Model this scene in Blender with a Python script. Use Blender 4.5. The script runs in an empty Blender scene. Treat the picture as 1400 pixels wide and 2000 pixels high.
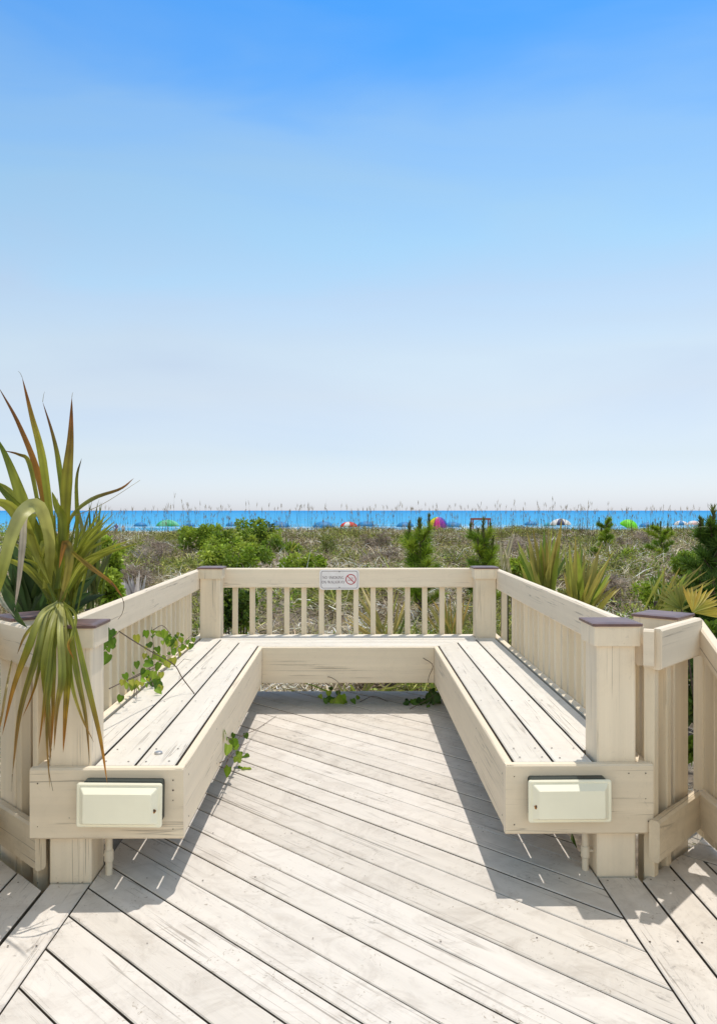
import bpy, bmesh, math, random
import numpy as np
from mathutils import Vector, Matrix
R = math.radians
random.seed(7)
rng = np.random.default_rng(11)
S = bpy.context.scene
COL = S.collection

# ------------------------------------------------------------------ camera, sky, sun, exposure
CAM_H = 1.31
PSI = math.atan(14 / 1570)                 # the camera looks half a degree right of the bench axis
cd = bpy.data.cameras.new('camera')
cd.sensor_fit = 'VERTICAL'; cd.sensor_height = 24; cd.lens = 1570 / 2000 * 24
cd.shift_y = -3 / 2000; cd.clip_end = 60000; cd.clip_start = 0.05
cam = bpy.data.objects.new('camera', cd); COL.objects.link(cam)
cam.location = (0, 0, CAM_H); cam.rotation_euler = (R(90), 0, -PSI)
S.camera = cam

SUN = Vector((0.13, 0.317, 1)).normalized()
w = bpy.data.worlds.new('World'); S.world = w; w.use_nodes = True
nt = w.node_tree; nt.nodes.clear()
sky = nt.nodes.new('ShaderNodeTexSky'); sky.sky_type = 'NISHITA'; sky.sun_disc = False
sky.sun_elevation = math.asin(SUN.z); sky.sun_rotation = math.atan2(SUN.x, SUN.y)
sky.altitude = 0; sky.air_density = 1.0; sky.dust_density = 0.3; sky.ozone_density = 2.0
bg = nt.nodes.new('ShaderNodeBackground'); bg.inputs[1].default_value = 0.1
wo = nt.nodes.new('ShaderNodeOutputWorld')
# colour grading of the sky by elevation (the photograph's saturated blue over a pale horizon)
tc = nt.nodes.new('ShaderNodeTexCoord'); sep = nt.nodes.new('ShaderNodeSeparateXYZ'); nt.links.new(tc.outputs['Generated'], sep.inputs[0])
# thin veils of high haze make the gradient a little uneven
nz = nt.nodes.new('ShaderNodeTexNoise'); nz.inputs['Scale'].default_value = 1.7; nz.inputs['Distortion'].default_value = .5; nz.inputs['Detail'].default_value = 7; nz.inputs['Roughness'].default_value = .5
mp = nt.nodes.new('ShaderNodeMapping'); mp.inputs['Scale'].default_value = (1, 1, 4.5); nt.links.new(tc.outputs['Generated'], mp.inputs[0]); nt.links.new(mp.outputs[0], nz.inputs[0])
ma = nt.nodes.new('ShaderNodeMath'); ma.operation = 'MULTIPLY_ADD'; ma.inputs[1].default_value = -.24; ma.inputs[2].default_value = .115; nt.links.new(nz.outputs[0], ma.inputs[0])
mm = nt.nodes.new('ShaderNodeMath'); mm.operation = 'MULTIPLY_ADD'; nt.links.new(ma.outputs[0], mm.inputs[0]); nt.links.new(sep.outputs[2], mm.inputs[2])
ms = nt.nodes.new('ShaderNodeMath'); ms.operation = 'MULTIPLY'; ms.use_clamp = True; ms.inputs[1].default_value = 3; nt.links.new(sep.outputs[2], ms.inputs[0]); nt.links.new(ms.outputs[0], mm.inputs[1])
cr = nt.nodes.new('ShaderNodeValToRGB'); el = cr.color_ramp.elements
STOPS = [(0.0076, (0.632, 0.709, 1.02)), (0.0617, (0.761, 0.715, 0.788)), (0.1245, (1.046, 0.851, 0.755)), (0.1859, (1.226, 0.996, 0.811)), (0.2452, (1.213, 1.056, 0.884)), (0.329, (1.064, 1.133, 0.976)), (0.4058, (0.87, 1.073, 1.068)), (0.4748, (0.465, 0.898, 1.163)), (0.5361, (0.258, 0.811, 1.212)), (0.66, (1.125, 1.275, 1.08)), (0.8, (1.8, 1.32, 0.825)), (1.0, (1.875, 1.32, 0.795))]  # overhead stops, out of view, are raised and warmed to fill the shade
while len(el) < len(STOPS): el.new(.5)
for e, (z_, c_) in zip(el, STOPS): e.position = z_; e.color = (*c_, 1)
nt.links.new(mm.outputs[0], cr.inputs[0])
mx = nt.nodes.new('ShaderNodeMix'); mx.data_type = 'RGBA'; mx.blend_type = 'MULTIPLY'; mx.inputs[0].default_value = 1
nt.links.new(sky.outputs[0], mx.inputs[6]); nt.links.new(cr.outputs[0], mx.inputs[7]); 
bk = nt.nodes.new('ShaderNodeMapRange'); bk.inputs['From Min'].default_value = .15; bk.inputs['From Max'].default_value = -.8; bk.inputs['To Min'].default_value = 0.0; bk.inputs['To Max'].default_value = 1.0  # added warm boost of the unseen sky behind the camera, fills shaded front faces
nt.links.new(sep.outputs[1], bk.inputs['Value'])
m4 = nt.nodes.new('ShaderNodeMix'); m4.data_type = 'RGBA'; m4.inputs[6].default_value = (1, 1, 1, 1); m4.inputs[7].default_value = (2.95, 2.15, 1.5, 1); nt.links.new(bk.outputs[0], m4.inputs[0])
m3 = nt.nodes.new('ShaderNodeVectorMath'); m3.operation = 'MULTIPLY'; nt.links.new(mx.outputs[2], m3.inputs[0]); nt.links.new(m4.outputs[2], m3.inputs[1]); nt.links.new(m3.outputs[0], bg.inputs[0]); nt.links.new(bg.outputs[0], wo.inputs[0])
sl = bpy.data.lights.new('sun', 'SUN'); sl.energy = 2.0; sl.angle = R(0.5); sl.color = (1, 0.94, 0.86)
so = bpy.data.objects.new('sun', sl); COL.objects.link(so); so.location = (5, 12, 40)
so.rotation_euler = SUN.to_track_quat('Z', 'Y').to_euler()
S.view_settings.view_transform = 'Standard'; S.view_settings.look = 'None'
S.view_settings.exposure = 0.75; S.view_settings.gamma = 1
S.cycles.max_bounces = 8; S.cycles.diffuse_bounces = 5; S.cycles.transparent_max_bounces = 6

def at(px, py, d):
    """world point that stands at depth d along the view and is seen at photo pixel (px, py)"""
    xc = (px - 700) / 1570 * d
    return Vector((xc * math.cos(PSI) + d * math.sin(PSI), -xc * math.sin(PSI) + d * math.cos(PSI), CAM_H - (py - 997) / 1570 * d))

# ------------------------------------------------------------------ object helpers
def tag(o, label=None, cat=None, group=None, kind=None):
    if label: o['label'] = label
    if cat: o['category'] = cat
    if group: o['group'] = group
    if kind: o['kind'] = kind
    return o
def thing(name, label, cat, loc=(0, 0, 0), group=None):
    o = bpy.data.objects.new(name, None); COL.objects.link(o); o.location = loc; o.empty_display_size = .2
    return tag(o, label, cat, group)
def link(o, parent=None):
    COL.objects.link(o)
    if parent is not None:
        o.parent = parent; o.matrix_parent_inverse = Matrix.Translation(-Vector(parent.location))
    return o

class MB:
    """collects polygons with UVs; build() links them as ONE object"""
    def __init__(s): s.v = []; s.f = []; s.uv = []; s.m = []; s.sm = []
    def face(s, pts, uvs=None, m=0, sm=False):
        i = len(s.v); s.v += [tuple(p) for p in pts]; s.f.append(tuple(range(i, i + len(pts))))
        s.uv += list(uvs) if uvs else [(p[0], p[1]) for p in pts]; s.m.append(m); s.sm.append(sm)
    def box(s, a, b, m=0, ch=.0):
        a = Vector(a); b = Vector(b)
        board(s, Vector(((a.x + b.x) / 2, (a.y + b.y) / 2, a.z)), Vector(((a.x + b.x) / 2, (a.y + b.y) / 2, b.z)), b.x - a.x, b.y - a.y, Vector((1, 0, 0)), ch=ch, m=m)
    def build(s, name, mats, parent=None, weld=False):
        me = bpy.data.meshes.new(name); me.from_pydata(s.v, [], s.f)
        uvl = me.uv_layers.new(name='UVMap')
        uvl.data.foreach_set('uv', [c for u in s.uv for c in u])
        if not isinstance(mats, (list, tuple)): mats = [mats]
        for mm in mats: me.materials.append(mm)
        me.polygons.foreach_set('material_index', s.m); me.polygons.foreach_set('use_smooth', s.sm)
        if weld:
            bm = bmesh.new(); bm.from_mesh(me); bmesh.ops.remove_doubles(bm, verts=bm.verts, dist=1e-5)
            bmesh.ops.recalc_face_normals(bm, faces=bm.faces); bm.to_mesh(me); bm.free()
        me.update()
        return link(bpy.data.objects.new(name, me), parent)

def board(B, p0, p1, wd, th, side, cut0=0., cut1=0., ch=.004, m=0, seg=1, warp=0.):
    p0 = Vector(p0); p1 = Vector(p1); ax = (p1 - p0); L = ax.length; ax.normalize()
    s = Vector(side).normalized(); n = ax.cross(s).normalized()
    a, b = wd / 2, th / 2; c = min(ch, a * .4, b * .4)
    sec = [(-a + c, -b), (a - c, -b), (a, -b + c), (a, b - c), (a - c, b), (-a + c, b), (-a, b - c), (-a, -b + c)] if c > 0 else [(-a, -b), (a, -b), (a, b), (-a, b)]
    ou, ov = random.uniform(0, 50), random.uniform(0, 50)
    per = [0]
    for k in range(len(sec)):
        q, r = sec[k], sec[(k + 1) % len(sec)]; per.append(per[-1] + math.hypot(q[0] - r[0], q[1] - r[1]))
    rings = []
    ph = random.uniform(0, 6)
    for i in range(seg + 1):
        t = i / seg; sh = cut0 * (1 - t) + cut1 * t
        wz = warp * math.sin(t * 5 + ph) * math.sin(math.pi * t)
        rings.append([p0 + ax * (L * t + sh * q[0]) + s * q[0] + n * (q[1] + wz) for q in sec])
    K = len(sec)
    for i in range(seg):
        for k in range(K):
            k2 = (k + 1) % K; u0, u1 = ou + L * i / seg, ou + L * (i + 1) / seg
            B.face([rings[i][k], rings[i][k2], rings[i + 1][k2], rings[i + 1][k]],
                   [(u0, ov + per[k]), (u0, ov + per[k + 1]), (u1, ov + per[k + 1]), (u1, ov + per[k])], m)
    B.face(list(reversed(rings[0])), [(ou + q[0], ov + q[1]) for q in reversed(sec)], m)
    B.face(rings[-1], [(ou + q[0], ov + q[1]) for q in sec], m)

def clip(poly, nx, ny, c):
    """keep the part of a 2-D polygon where nx*x+ny*y <= c"""
    out = []
    for i in range(len(poly)):
        a, b = poly[i], poly[(i + 1) % len(poly)]; da = nx * a[0] + ny * a[1] - c; db = nx * b[0] + ny * b[1] - c
        if da <= 0: out.append(a)
        if (da < 0 < db) or (db < 0 < da):
            t = da / (da - db); out.append((a[0] + (b[0] - a[0]) * t, a[1] + (b[1] - a[1]) * t))
    return out
def clip_convex(poly, reg):
    for i in range(len(reg)):                       # reg counter-clockwise
        a, b = reg[i], reg[(i + 1) % len(reg)]
        nx, ny = (b[1] - a[1]), -(b[0] - a[0])
        poly = clip(poly, nx, ny, nx * a[0] + ny * a[1])
        if len(poly) < 3: return []
    return poly
def slab(B, poly, z0, z1, d, ch=.003, m=0, gm=None):
    """extruded plank with eased top edge; grain runs along 2-D direction d"""
    A = sum(poly[i][0] * poly[(i + 1) % len(poly)][1] - poly[(i + 1) % len(poly)][0] * poly[i][1] for i in range(len(poly)))
    if abs(A) < 2e-4: return
    if A < 0: poly = poly[::-1]
    n = len(poly); ou, ov = random.uniform(0, 50), random.uniform(0, 50)
    ins = []
    for i in range(n):
        p, q, r = Vector(poly[i - 1]), Vector(poly[i]), Vector(poly[(i + 1) % n])
        e1 = (q - p); e2 = (r - q)
        if e1.length < 1e-6 or e2.length < 1e-6: ins.append(q); continue
        e1.normalize(); e2.normalize(); n1 = Vector((-e1.y, e1.x)); n2 = Vector((-e2.y, e2.x)); bb = n1 + n2
        k = max(.3, bb.dot(n1)); ins.append(q + bb * (ch / k))
    dz = random.uniform(-.0012, .0012)
    uv = lambda p: (ou + p[0] * d[0] + p[1] * d[1], ov - p[0] * d[1] + p[1] * d[0])
    B.face([(p.x, p.y, z1 + dz) for p in ins], [uv(p) for p in ins], m)
    for i in range(n):
        j = (i + 1) % n
        B.face([(*poly[i], z1 + dz - ch), (*poly[j], z1 + dz - ch), (ins[j].x, ins[j].y, z1 + dz), (ins[i].x, ins[i].y, z1 + dz)], [uv(poly[i]), uv(poly[j]), uv(ins[j]), uv(ins[i])], m)
        B.face([(*poly[i], z0), (*poly[j], z0), (*poly[j], z1 + dz - ch), (*poly[i], z1 + dz - ch)], [uv(poly[i]), uv(poly[j]), (uv(poly[j])[0], uv(poly[j])[1] + .04), (uv(poly[i])[0], uv(poly[i])[1] + .04)], gm if gm is not None else m)
    B.face([(*p, z0) for p in reversed(poly)], [uv(p) for p in reversed(poly)], m)
def disc(B, c, r, n=Vector((0, 0, 1)), m=0, k=7):
    n = Vector(n).normalized(); a = n.orthogonal().normalized(); b = n.cross(a)
    B.face([Vector(c) + a * r * math.cos(6.2832 * i / k) + b * r * math.sin(6.2832 * i / k) for i in range(k)], None, m)
def tube(B, pts, rad, k=8, m=0, caps=True):
    pts = [Vector(p) for p in pts]; n = len(pts)
    if not isinstance(rad, (list, tuple)): rad = [rad] * n
    rings = []; ref = None
    for i in range(n):
        t = (pts[min(i + 1, n - 1)] - pts[max(i - 1, 0)]).normalized()
        ref = t.orthogonal() if ref is None else (ref - t * ref.dot(t))
        ref.normalize(); b = t.cross(ref)
        rings.append([pts[i] + (ref * math.cos(6.2832 * j / k) + b * math.sin(6.2832 * j / k)) * rad[i] for j in range(k)])
    for i in range(n - 1):
        for j in range(k):
            j2 = (j + 1) % k
            B.face([rings[i][j], rings[i][j2], rings[i + 1][j2], rings[i + 1][j]], [(i, j / k), (i, j / k + .1), (i + 1, j / k + .1), (i + 1, j / k)], m, True)
    if caps: B.face(rings[0][::-1], None, m); B.face(rings[-1], None, m)

# ------------------------------------------------------------------ materials
def newmat(name):
    m = bpy.data.materials.new(name); m.use_nodes = True; t = m.node_tree
    return m, t, t.nodes['Principled BSDF']
def N(t, typ, **kw):
    n = t.nodes.new(typ)
    for k, v in kw.items(): setattr(n, k, v)
    return n
def ramp(t, src, a, b, ca=(0, 0, 0, 1), cb=(1, 1, 1, 1)):
    r = N(t, 'ShaderNodeValToRGB'); r.color_ramp.elements[0].position = a; r.color_ramp.elements[1].position = b
    r.color_ramp.elements[0].color = ca; r.color_ramp.elements[1].color = cb
    t.links.new(src, r.inputs[0]); return r.outputs[0]
def noise(t, vec, scale, detail=4, rough=.55, dist=0.):
    n = N(t, 'ShaderNodeTexNoise'); n.inputs['Scale'].default_value = scale; n.inputs['Detail'].default_value = detail
    n.inputs['Roughness'].default_value = rough; n.inputs['Distortion'].default_value = dist
    t.links.new(vec, n.inputs['Vector']); return n.outputs[0]
def mixc(t, fac, a, b, typ='MIX'):
    n = N(t, 'ShaderNodeMix', data_type='RGBA', blend_type=typ)
    for i, v in ((0, fac), (6, a), (7, b)):
        if hasattr(v, 'is_output'): t.links.new(v, n.inputs[i])
        elif i == 0: n.inputs[0].default_value = v
        else: n.inputs[i].default_value = (*v, 1) if len(v) == 3 else v
    return n.outputs[2]
def math2(t, op, a, b):
    n = N(t, 'ShaderNodeMath', operation=op)
    for i, v in ((0, a), (1, b)):
        if hasattr(v, 'is_output'): t.links.new(v, n.inputs[i])
        else: n.inputs[i].default_value = v
    return n.outputs[0]
def mapping(t, vec, sc):
    n = N(t, 'ShaderNodeMapping'); n.inputs['Scale'].default_value = sc; t.links.new(vec, n.inputs[0]); return n.outputs[0]

def paint(name, base, crack=.5, stain=.4, grime=(.33, .28, .22), fleck=.5, rough=.6, mildew=.12):
    m, t, p = newmat(name)
    uv = N(t, 'ShaderNodeUVMap').outputs[0]; ob = N(t, 'ShaderNodeNewGeometry').outputs['Position']
    # long weathering cracks along the grain
    g = noise(t, mapping(t, uv, (1.9, 105, 1)), 1, 5, .6, .5)
    cl = noise(t, mapping(t, uv, (.9, 9, 1)), 1, 2, .5)
    crk = math2(t, 'MULTIPLY', ramp(t, g, .59, .63), ramp(t, cl, .50, .63))
    # a few hairline checks, thin isolines of a stretched noise
    h = noise(t, mapping(t, uv, (.55, 16, 1)), 1, 3, .55, .6)
    iso = math2(t, 'SUBTRACT', 1., math2(t, 'MULTIPLY', math2(t, 'ABSOLUTE', math2(t, 'SUBTRACT', h, .5), 0.), 75.))
    iso = math2(t, 'MULTIPLY', math2(t, 'MAXIMUM', iso, 0.), ramp(t, noise(t, mapping(t, uv, (1.3, 5, 1)), 1, 2), .55, .62))
    crk = math2(t, 'MINIMUM', math2(t, 'ADD', crk, iso), 1.)
    crk = math2(t, 'MULTIPLY', crk, crack)
    # broad stains and small scuffs
    st = math2(t, 'MULTIPLY', ramp(t, noise(t, ob, 5.5, 9, .74, 1.3), .48, .64), stain)
    sp = math2(t, 'MULTIPLY', ramp(t, noise(t, ob, 38, 5, .7, 1.8), .60, .67), ramp(t, noise(t, ob, 4.2, 3), .47, .60))
    sp = math2(t, 'MULTIPLY', sp, fleck)
    tone = noise(t, mapping(t, uv, (.7, 22, 1)), 1, 3)
    c = mixc(t, ramp(t, tone, .3, .7), tuple(x * .93 for x in base), tuple(min(1, x * 1.04) for x in base))
    c = mixc(t, st, c, (base[0] * .66, base[1] * .63, base[2] * .60))
    c = mixc(t, sp, c, grime)
    bt = noise(t, mapping(t, uv, (.12, .55, 1)), 1, 1); c = mixc(t, 1., c, ramp(t, bt, .35, .65, (.90, .89, .87, 1), (1.04, 1.04, 1.04, 1)), 'MULTIPLY')
    mw = math2(t, 'MULTIPLY', ramp(t, noise(t, mapping(t, uv, (9, 22, 1)), 1, 8, .78, 1.2), .55, .66), ramp(t, noise(t, ob, 1.5, 4, .6), .50, .62))
    c = mixc(t, math2(t, 'MULTIPLY', mw, mildew), c, (.25, .225, .20))
    c = mixc(t, crk, c, (.16, .13, .10))
    t.links.new(c, p.inputs['Base Color']); p.inputs['Roughness'].default_value = rough
    p.inputs['Specular IOR Level'].default_value = .3
    b = N(t, 'ShaderNodeBump'); b.inputs['Strength'].default_value = .5; b.inputs['Distance'].default_value = .004
    hgt = math2(t, 'SUBTRACT', math2(t, 'MULTIPLY', g, .35), crk)
    t.links.new(hgt, b.inputs['Height']); t.links.new(b.outputs[0], p.inputs['Normal'])
    return m
def plain(name, c, rough=.6, var=.12, scale=20, metal=0., spec=.5):
    m, t, p = newmat(name); ob = N(t, 'ShaderNodeNewGeometry').outputs['Position']
    n = noise(t, ob, scale, 4)
    cc = mixc(t, ramp(t, n, .3, .7), tuple(x * (1 - var) for x in c), tuple(min(1, x * (1 + var)) for x in c))
    t.links.new(cc, p.inputs['Base Color']); p.inputs['Roughness'].default_value = rough
    p.inputs['Metallic'].default_value = metal; p.inputs['Specular IOR Level'].default_value = spec
    return m
def leafmat(name, trans=.35, rough=.45, spec=.35, streak=0.):
    m, t, p = newmat(name)
    a = N(t, 'ShaderNodeAttribute', attribute_name='Col').outputs[0]
    ob = N(t, 'ShaderNodeNewGeometry').outputs['Position']
    n = noise(t, ob, 9, 3)
    c = mixc(t, 1., a, ramp(t, n, .3, .75, (.75, .75, .75, 1), (1.18, 1.18, 1.18, 1)), 'MULTIPLY')
    if streak:
        uv = N(t, 'ShaderNodeUVMap').outputs[0]
        s = noise(t, mapping(t, uv, (3, 26, 1)), 1, 4, .6)
        c = mixc(t, 1., c, ramp(t, s, .3, .7, (1 - streak, 1 - streak, 1 - streak, 1), (1 + streak, 1 + streak, 1 + streak, 1)), 'MULTIPLY')
    t.links.new(c, p.inputs['Base Color']); p.inputs['Roughness'].default_value = rough; p.inputs['Specular IOR Level'].default_value = spec
    tr = N(t, 'ShaderNodeBsdfTranslucent'); t.links.new(c, tr.inputs[0])
    mx = N(t, 'ShaderNodeMixShader'); mx.inputs[0].default_value = trans
    out = t.nodes['Material Output']
    t.links.new(p.outputs[0], mx.inputs[1]); t.links.new(tr.outputs[0], mx.inputs[2]); t.links.new(mx.outputs[0], out.inputs[0])
    return m

CREAM = (.82, .71, .55)
M_deck = paint('deck_paint', (.66, .615, .56), crack=.6, stain=.46, fleck=1.2, mildew=.85)
M_seat = paint('seat_paint', (.72, .675, .60), crack=.55, stain=.2, fleck=.7)
M_wood = paint('cream_paint', CREAM, crack=.5, stain=.10, fleck=.22)
M_rail = paint('rail_paint', (.82, .715, .57), crack=.6, stain=.10, fleck=.2)
M_bal = paint('baluster_paint', (.80, .69, .52), crack=.2, stain=.12, fleck=.15)
M_old = paint('weathered_paint', (.72, .61, .45), crack=.8, stain=.4, fleck=.5)
M_cap = plain('brown_cap', (.15, .088, .082), rough=.4, var=.25, scale=14)
M_nail = plain('rusty_nail', (.07, .045, .03), rough=.8)
M_grime = plain('board_edge_grime', (.13, .105, .075), rough=.9, var=.4, scale=30)
M_rust = plain('rust_stain', (.33, .15, .04), rough=.9, var=.4, scale=120)

# ------------------------------------------------------------------ deck
B = MB()
XL, XR = -.915, .878                       # seams between the diagonal boards and the border boards
bay = [(XL + .003, -3), (XR - .003, -3), (XR - .003, 5.83), (XL + .003, 5.83)]
PIT = .195
q = 1.696 - PIT * 30
while q < 7.5:
    g = .0035 * 1.414
    gg = g * random.uniform(.6, 1.3)
    strip = [(-4, q + gg + 4), (-4, q + PIT - gg + 4), (4, q + PIT - gg - 4), (4, q + gg - 4)]
    pl = clip_convex(strip, bay) or clip_convex(strip[::-1], bay)
    if pl: slab(B, pl, -.038, 0, (-.7071, .7071), gm=3)
    q += PIT
def yb(x0, x1, reg):
    pl = clip_convex([(x0 + .003, -3), (x1 - .003, -3), (x1 - .003, 5), (x0 + .003, 5)], reg)
    if pl: slab(B, pl, -.038, random.uniform(-.001, .001), (0, 1), gm=3)
slab(B, [(XL - .142, -3), (XL - .003, -3), (XL - .003, 2.832), (XL - .142, 2.832)], -.038, 0, (0, 1), gm=3)
slab(B, [(XR + .003, -3), (XR + .145, -3), (XR + .145, 2.862), (XR + .003, 2.862)], -.038, 0, (0, 1), gm=3)
lreg = [(-2, -3), (-1.06, -3), (-1.06, 2.775), (-1.40, 3.11), (-2, 3.11)]
lreg = [(-2, -3), (-1.062, -3), (-1.062, 2.775), (-2, 3.72)]
x = -1.064
while x > -1.5: yb(x - .141, x, lreg); x -= .145
rreg = [(1.028, -3), (2, -3), (2, 2.31), (1.257, 3.053), (1.028, 2.835)]
x = 1.028
while x < 1.7: yb(x, x + .143, rreg); x += .146
d45 = Vector((.7071, -.7071)); o45 = Vector((1.262, 3.058))
for k in range(2):
    a = o45 + Vector((.7071, .7071)) * (.143 * k); 
    slab(B, [tuple(a - d45 * .0), tuple(a + d45 * .9), tuple(a + d45 * .9 + Vector((.098, .098))), tuple(a - d45 * .0 + Vector((.098, .098)))], -.038, 0, (.7071, -.7071), gm=3)
# nail heads in pairs where the boards cross the joists
for yj in np.arange(.4, 5.8, .41):
    q = 1.696 - PIT * 8
    while q < 7:
        for off in (.22, .78):
            s = q + PIT * off; xx = s - yj
            if XL + .02 < xx < XR - .02 and random.random() < .4:
                disc(B, (xx + random.uniform(-.015, .015), yj + random.uniform(-.02, .02), .0022), random.uniform(.0016, .0034), m=1)
        q += PIT
for yj in np.arange(1.2, 2.85, .41):
    for xx in (-1.03, -.945, .905, .99, 1.06, 1.14, -1.1, -1.17):
        disc(B, (xx, yj + random.uniform(-.01, .01), .0022), .0035, m=1)
# joists and rim under the boards
for yj in np.arange(-2.8, 5.7, .41): B.box((XL + .02, yj - .019, -.24), (XR - .02, yj + .019, -.0405), m=2)
B.box((XL + .0, -3, -.26), (XL + .038, 5.8, -.0405), m=2); B.box((XR - .038, -3, -.26), (XR, 5.8, -.0405), m=2)
B.box((-1.45, -3, -.26), (-1.41, 2.9, -.0405), m=2); B.box((1.41, -3, -.26), (1.45, 2.8, -.0405), m=2)
for x in (-1.06, 1.03): B.box((x - .019, -3, -.26), (x + .019, 2.78, -.0405), m=2)
deck = B.build('deck', [M_deck, M_nail, M_old, M_grime]); tag(deck, kind='structure')

# ------------------------------------------------------------------ bench
ZT, ZB = .409, .170
LI, RI = -.586, .546                       # inner faces of the side aprons
LO, RO = -1.072, 1.028                     # outer faces of the posts, where the railing is nailed on
YL, YR = 2.808, 2.837                      # front faces of the end panels
YP0, YP1 = 5.70, 5.848                     # rear posts
bench = thing('bench', 'U-shaped cream painted wooden bench built round the inside of the bay', 'bench', (0, 4.2, 0))
def seat(xi, sgn, y0, name='seat'):
    B = MB(); x = xi + sgn * .040
    for k in range(3):
        a, b = x, x + sgn * .1355
        cin = 5.30 + .05 + abs(a - xi) * .93; cout = 5.30 + .05 + abs(b - xi) * .93
        if k == 2:
            y_s = (2.845 if sgn < 0 else 2.876) + .152          # cut round the post
            poly = [(a, y_s), (b, y_s), (b, 5.695), (a, 5.695)]
            poly = [(a, y_s), (b, y_s), (b, 5.69), (a, min(cin, 5.69))]
        else: poly = [(a, y0), (b, y0), (b, cout), (a, cin)]
        slab(B, poly, ZT - .036, ZT, (0, 1), ch=.004, gm=2)
        for yy in [y0 + .045, 3.04, 3.8, 4.6, 5.25]:
            for f in (.2, .8):
                if k < 2 or yy > y_s: disc(B, (a + (b - a) * f, yy + random.uniform(-.006, .006), ZT + .0022), .004, m=1)
        x += sgn * .1445
    return B.build(name, [M_seat, M_nail, M_grime], bench)
seat(LI, -1, YL + .040); seat(RI, 1, YR + .040)
# rear seat boards run across, mitred against the side boards
B = MB(); 
for k, (a, b) in enumerate([(5.338, 5.470), (5.480, 5.612), (5.622, 5.69)]):
    f = lambda y: (y - 5.35) / .93 + .036 - .012
    slab(B, [(LI - f(a), a), (RI + f(a), a), (RI + f(b), b), (LI - f(b), b)], ZT - .036, ZT - .001, (1, 0), ch=.004, gm=2)
slab(B, [(-.925, 5.698), (.882, 5.698), (.882, 5.848), (-.925, 5.848)], ZT - .036, ZT - .002, (1, 0), ch=.004, gm=2)
B.build('seat', [M_seat, M_nail, M_grime], bench)
hz = (ZT + ZB) / 2; hh = ZT - ZB
def apron(p0, p1, cut0=0, cut1=0, h=hh, z=hz, th=.030, mat=M_wood, name='apron', nails=()):
    B = MB(); board(B, (*p0, z), (*p1, z), h, th, (0, 0, 1), ch=.004, seg=1)
    for (x, y, zz, n) in nails: disc(B, (x, y, zz), .004, n, 1)
    return B.build(name, [mat, M_nail], bench)
apron((LI - .015, YL + .002), (LI - .015, 5.334), nails=[(LI + .0022, y, z, (1, 0, 0)) for y in (2.9, 3.5, 4.2, 5.0) for z in (.21, .36)])
apron((RI + .015, YR + .002), (RI + .015, 5.334), nails=[(RI - .0022, y, z, (-1, 0, 0)) for y in (2.9, 3.5, 4.2, 5.0) for z in (.21, .36)])
apron((LI + .001, 5.317), (RI - .001, 5.317), h=.236)
def endpanel(x0, x1, y, nails):
    B = MB(); zc, h = (.164 + .411) / 2, .247
    board(B, (x0, y + .018, zc), (x1, y + .018, zc), h, .036, (0, 0, 1), ch=.006)
    for (x, z) in nails: disc(B, (x, y - .0022, z), random.uniform(.0018, .0032), (0, -1, 0), 1)
    return B.build('end_panel', [M_wood, M_nail], bench)
endpanel(-1.118, LI + .0015, YL, [(-.62, .37), (-.62, .335), (-.62, .30), (-.62, .20), (-1.09, .36), (-1.09, .21), (-.98, .24)])
endpanel(RI - .0015, 1.068, YR, [(.575, .37), (.575, .2), (1.04, .38), (1.04, .29), (1.05, .21), (.98, .38)])
for sgn, x0, x1 in ((-1, LO, LI - .036), (1, RI + .036, RO)):
    for yj in (3.045, 3.9, 4.75): B = MB(); B.box((x0, yj - .04, .20), (x1, yj + .04, ZT - .0375)); B.build('joist', M_old, bench)
for xj in (-.45, 0, .42): B = MB(); B.box((xj - .019, 5.336, .2), (xj + .019, 5.84, ZT - .0375)); B.build('joist', M_old, bench)
# outer beams behind the seat, flush with its top
for x, a, b in ((LO - .02, 2.85, 5.93), (RO + .02, 2.875, 5.93)):
    apron((x, a), (x, b), h=.236, th=.038, name='outer_beam')
apron((LO - .0, 5.87), (RO + .0, 5.87), h=.232, z=hz - .002, th=.036, name='outer_beam')

# ------------------------------------------------------------------ railing of the bay
rail = thing('railing', 'cream wooden railing with square balusters round three sides of the bench bay', 'railing', (0, 5.87, 0))
def post(parent, x0, x1, y0, dpt, ztop=.878, rot=0., zb=-.55, capz=.893, mat=None):
    cx, cy = (x0 + x1) / 2, y0 + dpt / 2; wdt = x1 - x0; mat = mat or M_wood
    s = Vector((math.cos(rot), math.sin(rot), 0))
    B = MB(); board(B, (cx, cy, zb), (cx, cy, capz - .001), wdt, dpt, s, ch=.005); po = B.build('post', mat, parent)
    B = MB(); board(B, (cx, cy, capz - .068), (cx, cy, capz + .002), wdt + .026, dpt + .026, s, ch=.003)
    B.build('collar', mat, po)
    B = MB(); board(B, (cx, cy, capz + .003), (cx, cy, capz + .012), wdt + .040, dpt + .040, s, ch=.006)
    cap = B
    b2 = Vector((-s.y, s.x, 0)); a, b = (wdt + .040) / 2 - .006, (dpt + .040) / 2 - .006; c0 = Vector((cx, cy, capz + .0125))
    K = [c0 + s * i * a + b2 * j * b for i, j in ((-1, -1), (1, -1), (1, 1), (-1, 1))]
    T = [c0 + s * i * (a - .02) + b2 * j * (b - .02) + Vector((0, 0, .003)) for i, j in ((-1, -1), (1, -1), (1, 1), (-1, 1))]
    for i in range(4): cap.face([K[i], K[(i + 1) % 4], T[(i + 1) % 4], T[i]], m=0)
    cap.face(T)
    cap.build('post_cap', M_cap, po); return po
post(rail, -1.064, -.917, YL + .038, .148)
post(rail, .880, 1.020, YR + .038, .146)
post(rail, -1.071, -.926, YP0, .146)
post(rail, .884, 1.027, YP0, .146)
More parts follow.
